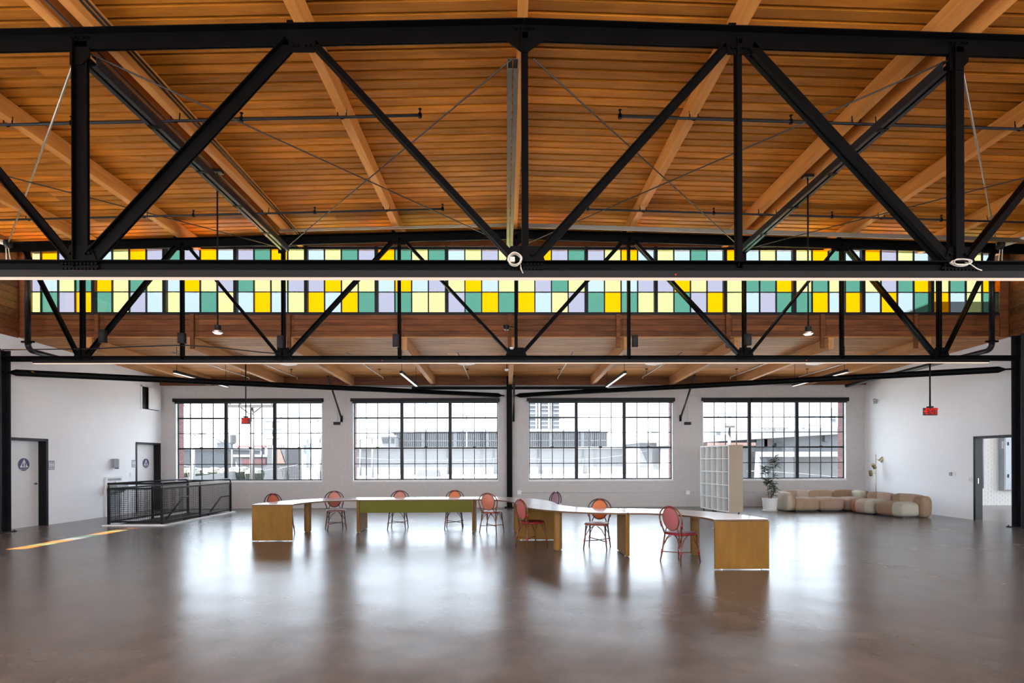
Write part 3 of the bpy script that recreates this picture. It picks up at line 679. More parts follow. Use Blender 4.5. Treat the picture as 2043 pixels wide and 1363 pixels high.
# junction boxes on the far truss, coils of cable on the near one
for (px, py, w, h), wd in zip(((205, 671, .15, .3), (363, 675, .16, .24), (560, 683, .14, .3), (790, 680, .14, .3), (1267, 681, .12, .28), (1492, 678, .14, .26)), ('leftmost on', 'second from the left on', 'third from the left on', 'just left of the middle of', 'just right of the middle of', 'rightmost on')):
    c = at(px, py, Y2-.16); t = thing('junction_box', 'small black control box %s the far truss' % wd, 'box', c, 0, 'control boxes on the far truss')
    MB().box(c.x-w/2, c.x+w/2, c.y-.05, c.y+.05, c.z-h/2, c.z+h/2).build('case', M['black'], t, bevel=.008)
    MB().box(c.x-w/2+.02, c.x+w/2-.02, c.y-.058, c.y-.05, c.z-h/2+.03, c.z+h/2-.06).build('cover', M['steel2'], t)
c = at(1010, 655, Y2-.2); t = thing('ceiling_speaker', 'black camera dome hanging on the middle upright of the far truss', 'camera', c)
MB().lathe([(.05, -.03), (.07, .02), (.07, .07)], c, 18).build('housing', M['black'], t); MB().lathe([(.02, -.055), (.05, -.03)], c, 18).build('dome', M['chrome'], t); MB().bar(c+Vector((0, 0, .04)), c+Vector((.2, .1, .04)), .03, .03).build('arm', M['black'], t)
c = at(1021, 695, Y2-.16); t = thing('smoke_detector', 'small white round detector on the middle gusset of the far truss', 'detector', c); MB().lathe([(.03, -.025), (.05, 0), (.05, .02)], c, 18).build('body', M['white'], t)
c = at(1011, 738, 15.5); t = thing('smoke_detector', 'white round detector hanging beside the ridge beam of the low bay', 'detector', c); MB().lathe([(.04, -.03), (.06, 0), (.06, .02)], c, 18).build('body', M['white'], t); MB().tube([c, Vector((c.x, c.y, zl(15.5)))], .012, 6).build('stem', M['black'], t)
def coil(c, rx, rz, n_, label, tail):
    t = thing('cable_coil', label, 'cable', c)
    for k in range(n_):
        P = []; ph = random.random()*6; a, b = rx*random.uniform(.82, 1.05), rz*random.uniform(.82, 1.05)
        for i in range(24):
            q = i*2*math.pi/24; P.append((c.x+a*math.cos(q)+.006*math.sin(3*q+ph), c.y-.012*k+.01*math.sin(2*q+ph), c.z+b*math.sin(q)))
        MB().tube(P, .007, 5, closed=True).build('loop', M['cable'], t)
    MB().tube(tail, .007, 5).build('tail', M['cable'], t)
    return t
c = at(1027, 519.5, Y1-.1); t = coil(c, .082, .08, 6, 'round coil of cream cable hung on the near truss below the middle post', [c+Vector((.07, 0, -.05)), c+Vector((.075, 0, -.1)), c+Vector((.1, 0, -.16))])
MB().box(c.x-.06, c.x-.0, c.y-.04, c.y, c.z-.03, c.z+.03).build('plug_box', M['cable'], t)
c = at(1914, 525, Y1-.1); coil(c, .12, .04, 5, 'loose coil of cream cable lying on the near truss at the right post', [c+Vector((.05, 0, .02)), c+Vector((.15, 0, -.02)), c+Vector((.22, 0, -.07)), c+Vector((.28, 0, -.09))])
o = MB().tube([at(x, y, Y2-.05) for x, y in ((5, 698), (100, 697), (190, 696), (260, 692), (330, 690), (372, 689), (440, 694), (520, 703), (560, 706))], .014, 6).build('cable', M['steel2'], None, at(250, 692, Y2)); tag(o, 'dark flexible conduit sagging over the left end of the far truss bottom chord', 'conduit')
# ---------------------------------------------------------------- exit signs
def exit_sign(c, w, h, stem, label, left):
    t = thing('exit_sign', label, 'sign', c)
    x, y, z = c
    MB().box(x-w/2, x+w/2, y-.02, y+.02, z-h/2, z+h/2).build('sign_body', M['exitface'], t, bevel=.006)
    MB().box(x-w/2+.03, x+w/2-.004, y-.024, y-.02, z-h/2+.015, z+h/2-.012).build('face', M['exitface'], t)
    text('EXIT', h*1.05, (x+.018, y-.022, z), (math.pi/2, 0, 0), M['exitlet'], t, .002, .8 if w > .3 else .5, .008)
    text('<', h*.7, (x-w/2+.035, y-.022, z), (math.pi/2, 0, 0), M['exitlet'], t, .002, .8, .006)
    MB().lathe([(.07, 0), (.07, .03), (.03, .035)], (x, y, z+h/2+.005), 16).build('canopy', M['black'], t)
    MB().tube([(x, y, z+h/2), (x, y, stem)], .018, 8).build('stem', M['black'], t)
M['exitlet'] = mat('exit_letter', (.6, .02, .02), .4, emit=((1, .03, .02), .22))
c = at(1855.5, 821.5, Y2+.1); exit_sign(c, .33, .18, 4.06, 'red exit sign hanging on a stem in front of the right white wall', 1)
c = at(490.5, 840, 15.6); exit_sign(c, .24, .185, zl(15.6), 'red exit sign hanging in front of the left window', 1)
# ---------------------------------------------------------------- roller shades
for n, cx_ in enumerate(WIN):
    lb = ['leftmost of the four', 'second from the left', 'third from the left', 'rightmost of the four'][n]
    t = thing('roller_shade', 'black roller shade cassette over the %s windows' % lb, 'shade', (cx_, YB-.05, 3.66), 0, 'roller shades over the windows')
    cut = cx_-WH*.34
    MB().box(cx_-WH-.03, cut-.006, YB-.11, YB-.008, 3.69, 3.795).build('cassette', M['black'], t, bevel=.01)
    MB().box(cut+.006, cx_+WH+.03, YB-.13, YB-.008, 3.66, 3.795).build('cassette', M['black'], t, bevel=.01)
    MB().box(cx_-WH, cx_+WH, YB-.06, YB-.05, 3.62, 3.70).build('shade_cloth', M['steel2'], t)
    MB().box(cx_-WH-.05, cx_-WH-.032, YB-.1, YB-.008, 3.68, 3.8).box(cx_+WH+.032, cx_+WH+.05, YB-.1, YB-.008, 3.68, 3.8).build('bracket', M['steel'], t)
# ---------------------------------------------------------------- fittings on the back wall
for px, lb in ((672, 'black twin-head emergency light left of the centre column'), (1372, 'black twin-head emergency light right of the centre column')):
    c = at(px, 845, YB-.05); t = thing('emergency_light', lb, 'light', c)
    MB().box(c.x-.11, c.x+.11, YB-.09, YB-.008, c.z-.05, c.z+.05).build('case', M['black'], t, bevel=.01)
    for s in (-.055, .055): MB().lathe([(.035, -.012), (.03, .0)], (c.x+s, YB-.09, c.z), 14, 'y').build('lamp_head', M['steel2'], t)
    MB().tube([(c.x+.01, YB-.02, c.z+.05), (c.x+.01, YB-.02, 4.2)], .006, 5).build('wire', M['joint'], t)
for px, lb in ((1036, 'white surface outlet box on the back wall beside the centre column'), (1372, 'white surface outlet box on the back wall left of the shelf')):
    c = at(px, 983, YB-.03); t = thing('outlet_box', lb, 'outlet', c); MB().box(c.x-.075, c.x+.075, YB-.06, YB-.008, c.z-.07, c.z+.08).build('box', M['white'], t, bevel=.012)
    MB().box(c.x-.035, c.x+.035, YB-.064, YB-.06, c.z-.04, c.z+.05).build('cover', M['wall'], t)
o = MB().tube([(.5, YB-.02, .505), (XR-1, YB-.02, .505)], .012, 6).build('conduit', M['joint'], None, (6, YB, .5)); tag(o, 'thin painted conduit low along the back wall joining the outlet boxes', 'conduit')
# ---------------------------------------------------------------- fittings on the side walls
for y, z, lb in (((atx(102, 929, XL).y), 1.55, 'grey restroom plate with white figures beside the near door'), (atx(267, 926, XL).y, 1.57, 'grey restroom plate with white figures beside the far door')):
    t = thing('restroom_plate', lb, 'sign', (XL, y, z)); MB().box(XL, XL+.008, y-.1, y+.1, z-.12, z+.12).build('plate', M['greysign'], t)
    fg = MB(); X = XL+.009
    for k in range(3):
        yy = y+(k-1)*.055; fg.lathe([(.014, -.001), (.014, .002)], (X, yy, z+.07), 10, 'x'); fg.prism([(yy-.014, z+.05), (yy+.014, z+.05), (yy+.02, z), (yy-.02, z)], X-.001, X+.002, 'yz')
        for q in (-.008, .008): fg.prism([(yy+q-.005, z), (yy+q+.005, z), (yy+q+.005, z-.045), (yy+q-.005, z-.045)], X-.001, X+.002, 'yz')
    fg.box(X-.001, X+.002, y-.08, y+.08, z-.085, z-.075); fg.build('figures', M['white'], t)
y = atx(226, 925, XL).y; z = 1.58; t = thing('soap_dispenser', 'grey wall dispenser above the drinking fountain', 'dispenser', (XL, y, z))
MB().lathe([(.0, -.14), (.075, -.13), (.08, 0), (.08, .13), (.05, .15)], (XL+.085, y, z), 18).build('cover', M['greyc'], t)
MB().box(XL, XL+.06, y-.09, y+.09, z-.12, z+.14).build('back_plate', M['greysign'], t)
MB().box(XL+.06, XL+.15, y-.03, y+.03, z-.16, z-.13).build('spout', M['steel2'], t)
ya_, yb_ = atx(209, 952, XL).y, atx(240.5, 952, XL).y; t = thing('drinking_fountain', 'white recessed drinking fountain with a steel basin behind the railing', 'fountain', (XL, (ya_+yb_)/2, .5))
MB().box(XL, XL+.05, ya_, ya_+.05, 0.0, 1.18).box(XL, XL+.05, yb_-.05, yb_, 0.0, 1.18).box(XL, XL+.05, ya_+.05, yb_-.05, 1.13, 1.18).box(XL, XL+.05, ya_+.05, yb_-.05, 1.0, 1.06).build('surround', M['white'], t)
MB().box(XL+.002, XL+.012, ya_+.05, yb_-.05, 0.02, 1.13).build('panel', M['greyc'], t)
MB().prism([(XL+.012, .97), (XL+.30, .93), (XL+.30, .86), (XL+.16, .70), (XL+.012, .70)], ya_+.09, yb_-.09).build('basin', M['basin'], t)
MB().tube([(XL+.07, (ya_+yb_)/2, .96), (XL+.07, (ya_+yb_)/2, 1.02), (XL+.12, (ya_+yb_)/2, 1.03)], .012, 8).build('bubbler', M['chrome'], t)
y = atx(260.5, 947, XL).y; o = MB().box(XL, XL+.012, y-.04, y+.04, 1.14, 1.27).build('light_switch', M['white'], None, (XL, y, 1.2)); tag(o, 'white switch plate left of the far restroom door', 'switch')
ya_, yb_ = 17.95, 18.88; t = thing('wall_hatch', 'white hatch panel with a black side opening high in the left corner', 'hatch', (XL, 18.4, 3.4))
MB().box(XL, XL+.03, ya_, ya_+.03, 3.36, 4.13).box(XL, XL+.03, yb_-.03, yb_, 3.36, 4.13).box(XL, XL+.03, ya_, yb_, 3.33, 3.36).box(XL, XL+.03, ya_, yb_, 4.1, 4.13).build('frame', M['wall'], t)
MB().box(XL+.001, XL+.006, ya_+.03, yb_-.03, 3.36, 4.1).build('recess', M['black'], t)
MB().box(XL+.05, XL+.08, ya_+.30, yb_-.03, 3.38, 4.09).build('panel', M['wall'], t)
for px, py, w, h, lb, nm, ct in ((1902, 946, .09, .13, 'white thermostat box with grey side on the right wall', 'thermostat', 'thermostat'), (1934.5, 957, .08, .13, 'white switch plate left of the open doorway', 'light_switch', 'switch')):
    c = atx(px, py, XR); t = thing(nm, lb, ct, c); MB().box(XR-.02, XR, c.y-w, c.y+w*.2, c.z-h/2, c.z+h/2).build('plate', M['white'], t)
    if nm == 'thermostat': MB().box(XR-.045, XR, c.y+w*.3, c.y+w*1.1, c.z-h*.4, c.z+h*.4).build('box', M['greyc'], t)
    else: MB().box(XR-.024, XR-.02, c.y-.04, c.y-.02, c.z-.02, c.z+.02).build('toggle', M['greyc'], t)
c = atx(1748, 802, XR); t = thing('wall_camera', 'small silver camera on a bracket high in the right corner', 'camera', c)
MB().box(XR-.06, XR, c.y-.06, c.y+.06, c.z-.06, c.z+.06).build('base', M['greyc'], t); MB().tube([(XR-.05, c.y, c.z), (XR-.2, c.y-.15, c.z+.03)], .015, 8).build('arm', M['chrome'], t)
MB().lathe([(.03, -.08), (.05, .0)], (XR-.2, c.y-.2, c.z+.04), 14, 'y').build('camera_head', M['greyc'], t)
# electrical cabinets in the next room
xa, xb, yy = at(2004, 980, 18.78).x, at(2052, 980, 18.78).x, 18.78
t = thing('electrical_cabinet', 'tall light grey electrical cabinet seen through the doorway', 'cabinet', ((xa+xb)/2, yy, .55))
MB().box(xa, xb, yy, YB-.007, .55, 3.1).build('cabinet_body', M['greyc'], t, bevel=.008)
MB().box(xa+.03, xb-.02, yy-.012, yy, .6, 3.05).build('cabinet_door', M['greyc'], t)
for z in (.98, 2.1): MB().box(xa+.10, xa+.14, yy-.03, yy-.012, z, z+.12).build('latch', M['steel2'], t)
MB().box(xa-.002, xa, yy+.03, yy+.1, 2.0, 2.25).build('label_plate', M['white'], t)
c = at(1962, 900, YB-.05); o = MB().tube([(c.x, YB-.04, .6), (c.x, YB-.04, 3.28)], .02, 8).build('conduit', M['greysign'], None, (c.x, YB, .6)); tag(o, 'thin vertical conduit on the white brick wall seen through the doorway', 'conduit')
# ================================================================ STAIR AND RAILING
st = thing('stairs', 'dark stair flight descending inside the railed opening', 'stairs', ((SX0+SX1)/2, SY1, 0))
for k in range(9): MB().box(SX0+.01, SX1-.01, SY1-.3*(k+1), SY1-.3*k, -.17*(k+1)-.16, -.17*(k+1)).build('step', M['rubber'], st)
sw = struct('trim_1', (SX1, 16, 0))
MB().box(SX0-.1, SX0, SY0-.1, SY1, 0, .035).box(SX1, SX1+.12, SY0-.1, SY1, 0, .035).box(SX0-.1, SX1+.1, SY0-.12, SY0, 0, .035).build('curb', M['white'], sw)
MB().box(SX0-.12, SX0-.0, SY0-.1, SY1+.1, -4.5, -.25).box(SX1, SX1+.12, SY0-.1, SY1+.1, -4.5, -.25).box(SX0, SX1, SY0-.12, SY0, -4.5, -.25).box(SX0, SX1, SY1, SY1+.12, -4.5, -.25).box(SX0, SX1, SY0, SY1, -4.6, -4.5).build('stairwell', M['wall'], sw)
rl = thing('stair_railing', 'black steel guard railing with square mesh around the stair opening', 'railing', (SX0, SY0, 0))
ax0, ax1, ay0, ay1 = SX0+.02, SX1-.02, SY0-.04, SY1-.05
def post(x, y, z1=.96): MB().box(x-.025, x+.025, y-.025, y+.025, 0, z1).box(x-.06, x+.06, y-.06, y+.06, 0, .04 if False else .012).build('post', M['black'], rl)
for x, y in ((ax0, ay0), (ax1, ay0), (ax1, (ay0+ay1)/2), (ax1, ay1), (ax0, (ay0+ay1)/2), (ax0, ay1)): post(x, y)
def rails(p, q):
    p, q = Vector(p), Vector(q)
    for z, w in ((.945, .045), (.10, .04)): MB().bar(p+Vector((0, 0, z)), q+Vector((0, 0, z)), w, w).build('rail', M['black'], rl)
    mb = MB(); L_ = (q-p).length; n_ = int(L_/.052); d = (q-p)/n_
    for i in range(1, n_): mb.bar(p+d*i+Vector((0, 0, .11)), p+d*i+Vector((0, 0, .93)), .006, .006)
    for k in range(1, 16): mb.bar(p+Vector((0, 0, .1+.053*k)), q+Vector((0, 0, .1+.053*k)), .006, .006)
    mb.build('wire_mesh', M['black'], rl)['kind'] = 'stuff'
rails((ax0, ay0, 0), (ax1, ay0, 0)); rails((ax1, ay0, 0), (ax1, ay1, 0)); rails((ax0, ay0, 0), (ax0, ay1, 0))
MB().bar((ax0-.02, ay0, 1.075), (ax1+.02, ay0, 1.075), .05, .05).build('handrail', M['black'], rl)
for x in (ax0, ax1):
    P = [(x, ay0, 1.075), (x, ay1-.12, 1.075), (x, ay1-.04, 1.055), (x, ay1, .99), (x, ay1, .9)]
    MB().tube(P, .022, 8).build('handrail', M['steel2'], rl)
    for y in (ay0, (ay0+ay1)/2): MB().tube([(x, y, .95), (x, y, 1.07)], .01, 6).build('handrail_stem', M['black'], rl)
    xi = x+(.1 if x < -9.5 else -.1)
    MB().tube([(x, ay1, .53), (xi, ay1-.12, .53), (xi, ay1-.42, .52), (xi, ay1-3.0, -1.25)], .024, 8).build('stair_handrail', M['black'], rl)
# ================================================================ FURNITURE
TH, TW = .755, .41
def ell(cx_, cy_, rx, ry, a0, a1, n_=22):
    C = []
    for i in range(n_+1):
        a = math.radians(a0+(a1-a0)*i/n_); p = Vector((cx_+rx*math.cos(a), cy_+ry*math.sin(a), 0)); t = Vector((-rx*math.sin(a), ry*math.cos(a), 0)).normalized()
        nn = Vector((t.y, -t.x, 0)); C.append((p, nn))
    return C
def table(label, C, loc):
    t = thing('table', label, 'table', loc, 0, 'modules of the long winding table')
    A = [p+n_*TW for p, n_ in C]; B = [p-n_*TW for p, n_ in C]
    pts = [(a.x, a.y) for a in A]+[(b.x, b.y) for b in reversed(B)]
    def strip(mb, z0, z1, ins=0):
        AA = [p+n_*(TW-ins) for p, n_ in C]; BB = [p-n_*(TW-ins) for p, n_ in C]; n2 = len(C); V = []
        for a, b in zip(AA, BB): V += [(a.x, a.y, z0), (b.x, b.y, z0), (a.x, a.y, z1), (b.x, b.y, z1)]
        fs = []
        for i in range(n2-1):
            k, j = 4*i, 4*i+4; fs += [(k+2, k+3, j+3, j+2), (k, j, j+1, k+1), (k, k+2, j+2, j), (k+1, j+1, j+3, k+3)]
        fs += [(0, 1, 3, 2), (4*n2-4, 4*n2-2, 4*n2-1, 4*n2-3)]
        return mb.add(V, fs)
    import bmesh
    for nm, z0, z1, mt in (('tabletop', TH-.004, TH, M['lam']), ('tabletop_core', TH-.032, TH-.004, M['plyedge'])):
        o = strip(MB(), z0, z1).build(nm, mt, t); b = bmesh.new(); b.from_mesh(o.data); bmesh.ops.recalc_face_normals(b, faces=b.faces); b.to_mesh(o.data); b.free()
    return t
def panel(t, p, q, th=.032, ins=.0, z1=TH-.032, mt='ply'):
    p, q = Vector((*p, 0)), Vector((*q, 0)); z0 = .013
    MB().bar(p+Vector((0, 0, (z0+z1)/2)), q+Vector((0, 0, (z0+z1)/2)), th, z1-z0).build('leg_panel', M[mt], t, bevel=.002)
    d = (q-p).normalized()
    for s in (p+d*.1, q-d*.1): MB().lathe([(.018, 0), (.018, .013)], s, 10).build('leveling_foot', M['white'], t)
def cyl(t, x, y, r=.078): MB().lathe([(r*.8, 0), (r*.8, .02), (r, .021), (r, TH-.033)], (x, y, 0), 32).build('round_leg', M['plyc'], t)
M['plyc'] = mat('laminated_ply_column', (.22, .10, .015), .45, spec=.3, col2=(.18, .08, .013), scale=(1, 1, 60), detail=2)
t = table('left end module of the winding table, curved, with a plywood end panel facing forward', ell(-3.40, 11.27, 1.40, 1.62, 180, 90), (-4.4, 12.3, 0))
panel(t, (-5.21, 11.275), (-4.39, 11.275)); panel(t, (-3.402, 12.52), (-3.402, 13.27)); cyl(t, -4.6, 12.72)
C = [(Vector((-3.385, 12.90, 0)), Vector((0, 1, 0))), (Vector((-.755, 12.98, 0)), Vector((0, 1, 0)))]
t = table('straight module of the winding table with an olive green front panel', C, (-2, 12.9, 0))
panel(t, (-3.37, 12.49), (-3.37, 13.25)); panel(t, (-.77, 12.55), (-.77, 13.3))
MB().bar((-3.345, 12.515, TH-.032-.135), (-.79, 12.585, TH-.032-.135), .02, .27).build('modesty_panel', M['olive'], t)
t = table('curved module of the winding table right of the olive panel, bending toward the camera', ell(-.745, 11.28, 1.36, 1.71, 90, 0), (.2, 12.5, 0))
panel(t, (-.738, 12.6), (-.738, 13.35)); cyl(t, .25, 12.6)
t = table('curved module of the winding table with the plywood panel behind the dark red chair', ell(2.05, 11.26, 1.435, 1.64, 180, 270), (1, 10.1, 0))
panel(t, (.21, 11.24), (1.02, 11.24)); panel(t, (2.042, 9.24), (2.042, 9.97)); cyl(t, .945, 10.02)
t = table('right end module of the winding table, curved, nearest to the camera, with plywood end panel', ell(2.065, 8.15, 1.455, 1.46, 90, 0), (3, 9.2, 0))
panel(t, (3.115, 8.135), (3.93, 8.135)); panel(t, (2.076, 9.24), (2.076, 9.97)); cyl(t, 3.27, 9.44)
# ---------------------------------------------------------------- bistro chairs
def woven(pts_fn, nu, nv, th, mt, name, par):
    """grid surface of thickness th with UVs in metres"""
    V = []; UV = []
    for i in range(nu+1):
        for j in range(nv+1):
            p, n_, uv = pts_fn(i/nu, j/nv); V.append(tuple(p+n_*th/2)); V.append(tuple(p-n_*th/2)); UV += [uv, uv]
    fs = []; w = (nv+1)*2
    for i in range(nu):
        for j in range(nv):
            a = i*w+j*2; b = a+w
            fs += [(a, b, b+2, a+2), (a+1, a+3, b+3, b+1)]
    me = bpy.data.meshes.new(name); me.from_pydata(V, [], fs); uvl = me.uv_layers.new(name='UVMap')
    for lp in me.loops: uvl.data[lp.index].uv = UV[lp.vertex_index]
    me.materials.append(mt); me.update(); o = link(name, me, par); o.location = (0, 0, 0)
    me.polygons.foreach_set('use_smooth', [True]*len(me.polygons)); return o
def chair(loc, d, label, fr, c1, c2, bind, seatc=None):
    ang = math.atan2(d[1], d[0])-math.pi/2     # local +y is the front
    t = thing('bistro_chair', label, 'chair', (*loc, 0), ang, 'rattan bistro chairs around the winding table')
    wm = weave('woven_'+label[:18], c1, c2); sm = weave('seat_'+label[:18], *(seatc or (c1, c2)))
    FM, BM = fr, bind; SH = .455; r = .0125
    V = Vector
    # splayed legs; the back legs run on up as the outer hoop
    legs = [((-.175, .19, SH-.02), (-.215, .225, 0)), ((.175, .19, SH-.02), (.215, .225, 0)), ((-.165, -.17, SH), (-.205, -.24, 0)), ((.165, -.17, SH), (.205, -.24, 0))]
    for a, b in legs:
        a, b = V(a), V(b); mid = a.lerp(b, .55); mid.x *= .97
        MB().tube([a, mid, b], [r, r*1.05, r*.9], 8).build('leg', FM, t, 'local')
        k = a.lerp(b, .66); MB().tube([a.lerp(b, .58), a.lerp(b, .72)], r*1.3, 8).build('binding', BM, t, 'local')
    yb = lambda z: -.19-(z-SH)*.16
    hoop = [(-.165, -.17, SH-.02), (-.19, yb(.56), .56), (-.225, yb(.68), .68)]+[(.225*math.cos(math.pi-q*math.pi/12), yb(.70+.20*math.sin(q*math.pi/12)), .70+.20*math.sin(q*math.pi/12)) for q in range(13)]+[(.225, yb(.68), .68), (.19, yb(.56), .56), (.165, -.17, SH-.02)]
    MB().tube(hoop, r, 8).build('back_hoop', FM, t, 'local')
    ic, ia, ib = .70, .155, .185
    inner = [(ia*math.cos(q*math.pi/12), yb(ic+ib*math.sin(q*math.pi/12))+.004, ic+ib*math.sin(q*math.pi/12)) for q in range(24)]
    MB().tube(inner, r*.95, 7, closed=True).build('back_rim', FM, t, 'local')
    def pf(u, v):
        rr = v; a = u*2*math.pi; x = ia*rr*math.cos(a); z = ic+ib*rr*math.sin(a)
        return V((x, yb(z)-.02*(1-rr*rr), z)), V((0, 1, .16)).normalized(), (x, z)
    woven(pf, 24, 5, .008, wm, 'back_weave', t)
    for s in (-1, 1):
        MB().tube([(s*.10, yb(ic-.15), ic-.14), (s*.13, yb(.5), .50), (s*.14, -.175, SH)], r*.8, 7).build('back_support', FM, t, 'local')
        MB().tube([(s*.2, yb(.56), .56), (s*.215, yb(.64), .64)], r*1.3, 8).build('binding', BM, t, 'local')
    MB().tube([(-.03, yb(.885), .895), (.03, yb(.885), .895)], r*1.4, 8).build('binding', BM, t, 'local')
    # seat: rounded trapezoid, woven
    def out(a):
        c_, s_ = math.cos(a), math.sin(a); e = .5; x = abs(c_)**e*math.copysign(1, c_); y = abs(s_)**e*math.copysign(1, s_)
        return x*(.205 if y > 0 else .205-.025*abs(y)), .015+y*.205
    rim = [(*out(i*math.pi/16), SH) for i in range(32)]
    MB().tube(rim, .019, 7, closed=True).build('seat_rim', sm if False else BM, t, 'local')
    def sf(u, v):
        x, y = out(u*2*math.pi); return V((x*v, .015+(y-.015)*v, SH+.014+.006*(1-v*v))), V((0, 0, 1)), (x*v, y*v)
    woven(sf, 32, 4, .012, sm, 'seat_weave', t)
    # cross stretchers and curved braces
    fl1, fr1, bl1, br1 = [V(a).lerp(V(b), .66) for a, b in legs]
    MB().tube([fl1, (fl1+br1)/2+V((0, 0, .004)), br1], r*.7, 6).build('stretcher', FM, t, 'local'); MB().tube([fr1, (fr1+bl1)/2-V((0, 0, .012)), bl1], r*.7, 6).build('stretcher', FM, t, 'local')
    for i, j in ((0, 1), (2, 3), (0, 2), (1, 3)):
        a0, a1 = V(legs[i][0]), V(legs[i][1]); b0, b1 = V(legs[j][0]), V(legs[j][1]); m0 = (a0+b0)/2; m0.z = SH-.03
        MB().tube([a0.lerp(a1, .5), a0.lerp(a1, .25).lerp(m0, .35), m0.lerp(a0, .2)], r*.6, 6).build('brace', FM, t, 'local'); MB().tube([b0.lerp(b1, .5), b0.lerp(b1, .25).lerp(m0, .35), m0.lerp(b0, .2)], r*.6, 6).build('brace', FM, t, 'local')
    return t
RT = mat('dark_rattan', (.06, .016, .010), .35, scale=(20, 20, 20), var=.3); RT2 = mat('honey_rattan', (.14, .042, .014), .35, scale=(20, 20, 20), var=.3); RT3 = mat('plum_rattan', (.03, .009, .018), .35)
BR = mat('red_binding', (.26, .006, .012), .4); BO = mat('orange_binding', (.28, .05, .025), .4); BP = mat('pink_binding', (.3, .10, .09), .4); BW = mat('white_binding', (.7, .62, .72), .4)
PK, PKL = (.42, .10, .055), (.6, .3, .22); OR, ORD = (.62, .13, .004), (.26, .045, .004); WHT = (.6, .56, .62)
chair((-5.10, 12.38), (.85, -.5), 'bistro chair behind the left end panel, orange woven back', RT, (.45, .09, .035), (.55, .18, .09), BO, (PK, PKL))
chair((-4.11, 13.22), (.2, -.42), 'bistro chair with pink oval back behind the curved left table module', RT, PK, PKL, BP, ((.75, .7, .75), (.85, .55, .5)))
chair((-2.63, 13.33), (.02, -1), 'bistro chair with pink back behind the left half of the olive panel', RT, PK, PKL, BO, ((.75, .7, .75), (.85, .55, .5)))
chair((-1.27, 13.36), (.02, -1), 'bistro chair with bright orange back behind the right half of the olive panel', RT, (.60, .12, .004), (.5, .08, .004), BO)
chair((-.335, 12.60), (.18, .5), 'bistro chair seen from behind, pink dotted back, right of the olive panel', RT2, PK, PKL, BO, (WHT, (.85, .7, .75)))
chair((.487, 10.53), (.44, .25), 'bistro chair with dark red seat turned sideways at the table bend', RT2, (.36, .05, .04), (.6, .3, .28), BR, ((.13, .003, .003), (.16, .008, .006)))
chair((.96, 12.74), (-.8, -.5), 'bistro chair with lavender back and pale rim behind the table bend', RT3, (.30, .16, .22), (.42, .25, .31), BW)
chair((1.71, 10.24), (-.17, -.465), 'bistro chair with bright orange dotted back facing the camera behind the table', RT, OR, ORD, BO, ((.78, .74, .8), (.85, .4, .15)))
chair((2.825, 8.843), (.365, .24), 'nearest bistro chair, red and white woven back and striped seat', RT2, (.28, .006, .01), (.7, .5, .52), BR, ((.30, .01, .08), (.75, .7, .85)))
# ---------------------------------------------------------------- cube shelf
def shelf():
    l, mm_ = Vector((6.33, 17.72, 0)), Vector((6.585, 16.10, 0)); d = (mm_-l); L_ = d.length; d.normalize(); n_ = Vector((-d.y, d.x, 0)); n_ = n_ if n_.x > 0 else -n_
    t = thing('cube_shelf', 'tall white cube shelf on casters with a beige end panel', 'shelf', (l+mm_)/2); D = .45; z0, z1 = .09, 2.06; up = Vector((0, 0, 1)); th = .022
    def bd(name, c, a, b, e, mt): return MB().ob(c, a, b, e).build(name, mt, t)
    for z in (z0, z1): bd('panel', (l+mm_)/2+n_*D/2+up*z, d*L_/2, n_*D/2, up*th/2*1.6, M['shelfw'])
    bd('panel', l+n_*D/2+up*(z0+z1)/2, d*th/2, n_*D/2, up*(z1-z0)/2, M['shelfw'])
    bd('end_panel', mm_+d*.012+n_*D/2+up*(z0+z1)/2, d*.012, n_*D/2, up*((z1-z0)/2+.02), M['beige'])['label'] = 'beige end panel'
    bd('edge_trim', mm_+d*.010-n_*.004+up*(z0+z1)/2, d*.018, n_*.004, up*((z1-z0)/2+.018), M['shelfw'])
    for k in range(1, 5):
        bd('divider', l+d*L_*k/5+n_*(D/2-.01)+up*(z0+z1)/2, d*.009, n_*(D/2-.015), up*(z1-z0)/2, M['shelfw'])
        bd('shelf_board', (l+mm_)/2+n_*(D/2-.01)+up*(z0+(z1-z0)*k/5), d*L_/2, n_*(D/2-.012), up*.011, M['shelfw'])
    bd('back_panel', (l+mm_)/2+n_*(D-.01)+up*(z0+z1)/2, d*L_/2, n_*.006, up*(z1-z0)/2, M['shelfb'])
    for s in (.06, .5, .94):
        for q in (.06, .39):
            c = l+d*L_*s+n_*q; MB().lathe([(.032, -.012), (.032, .012)], (c.x, c.y, .034), 14, 'x').build('caster', M['rubber'], t); MB().box(c.x-.02, c.x+.02, c.y-.02, c.y+.02, .05, z0-.015).build('caster_fork', M['steel2'], t)
shelf()
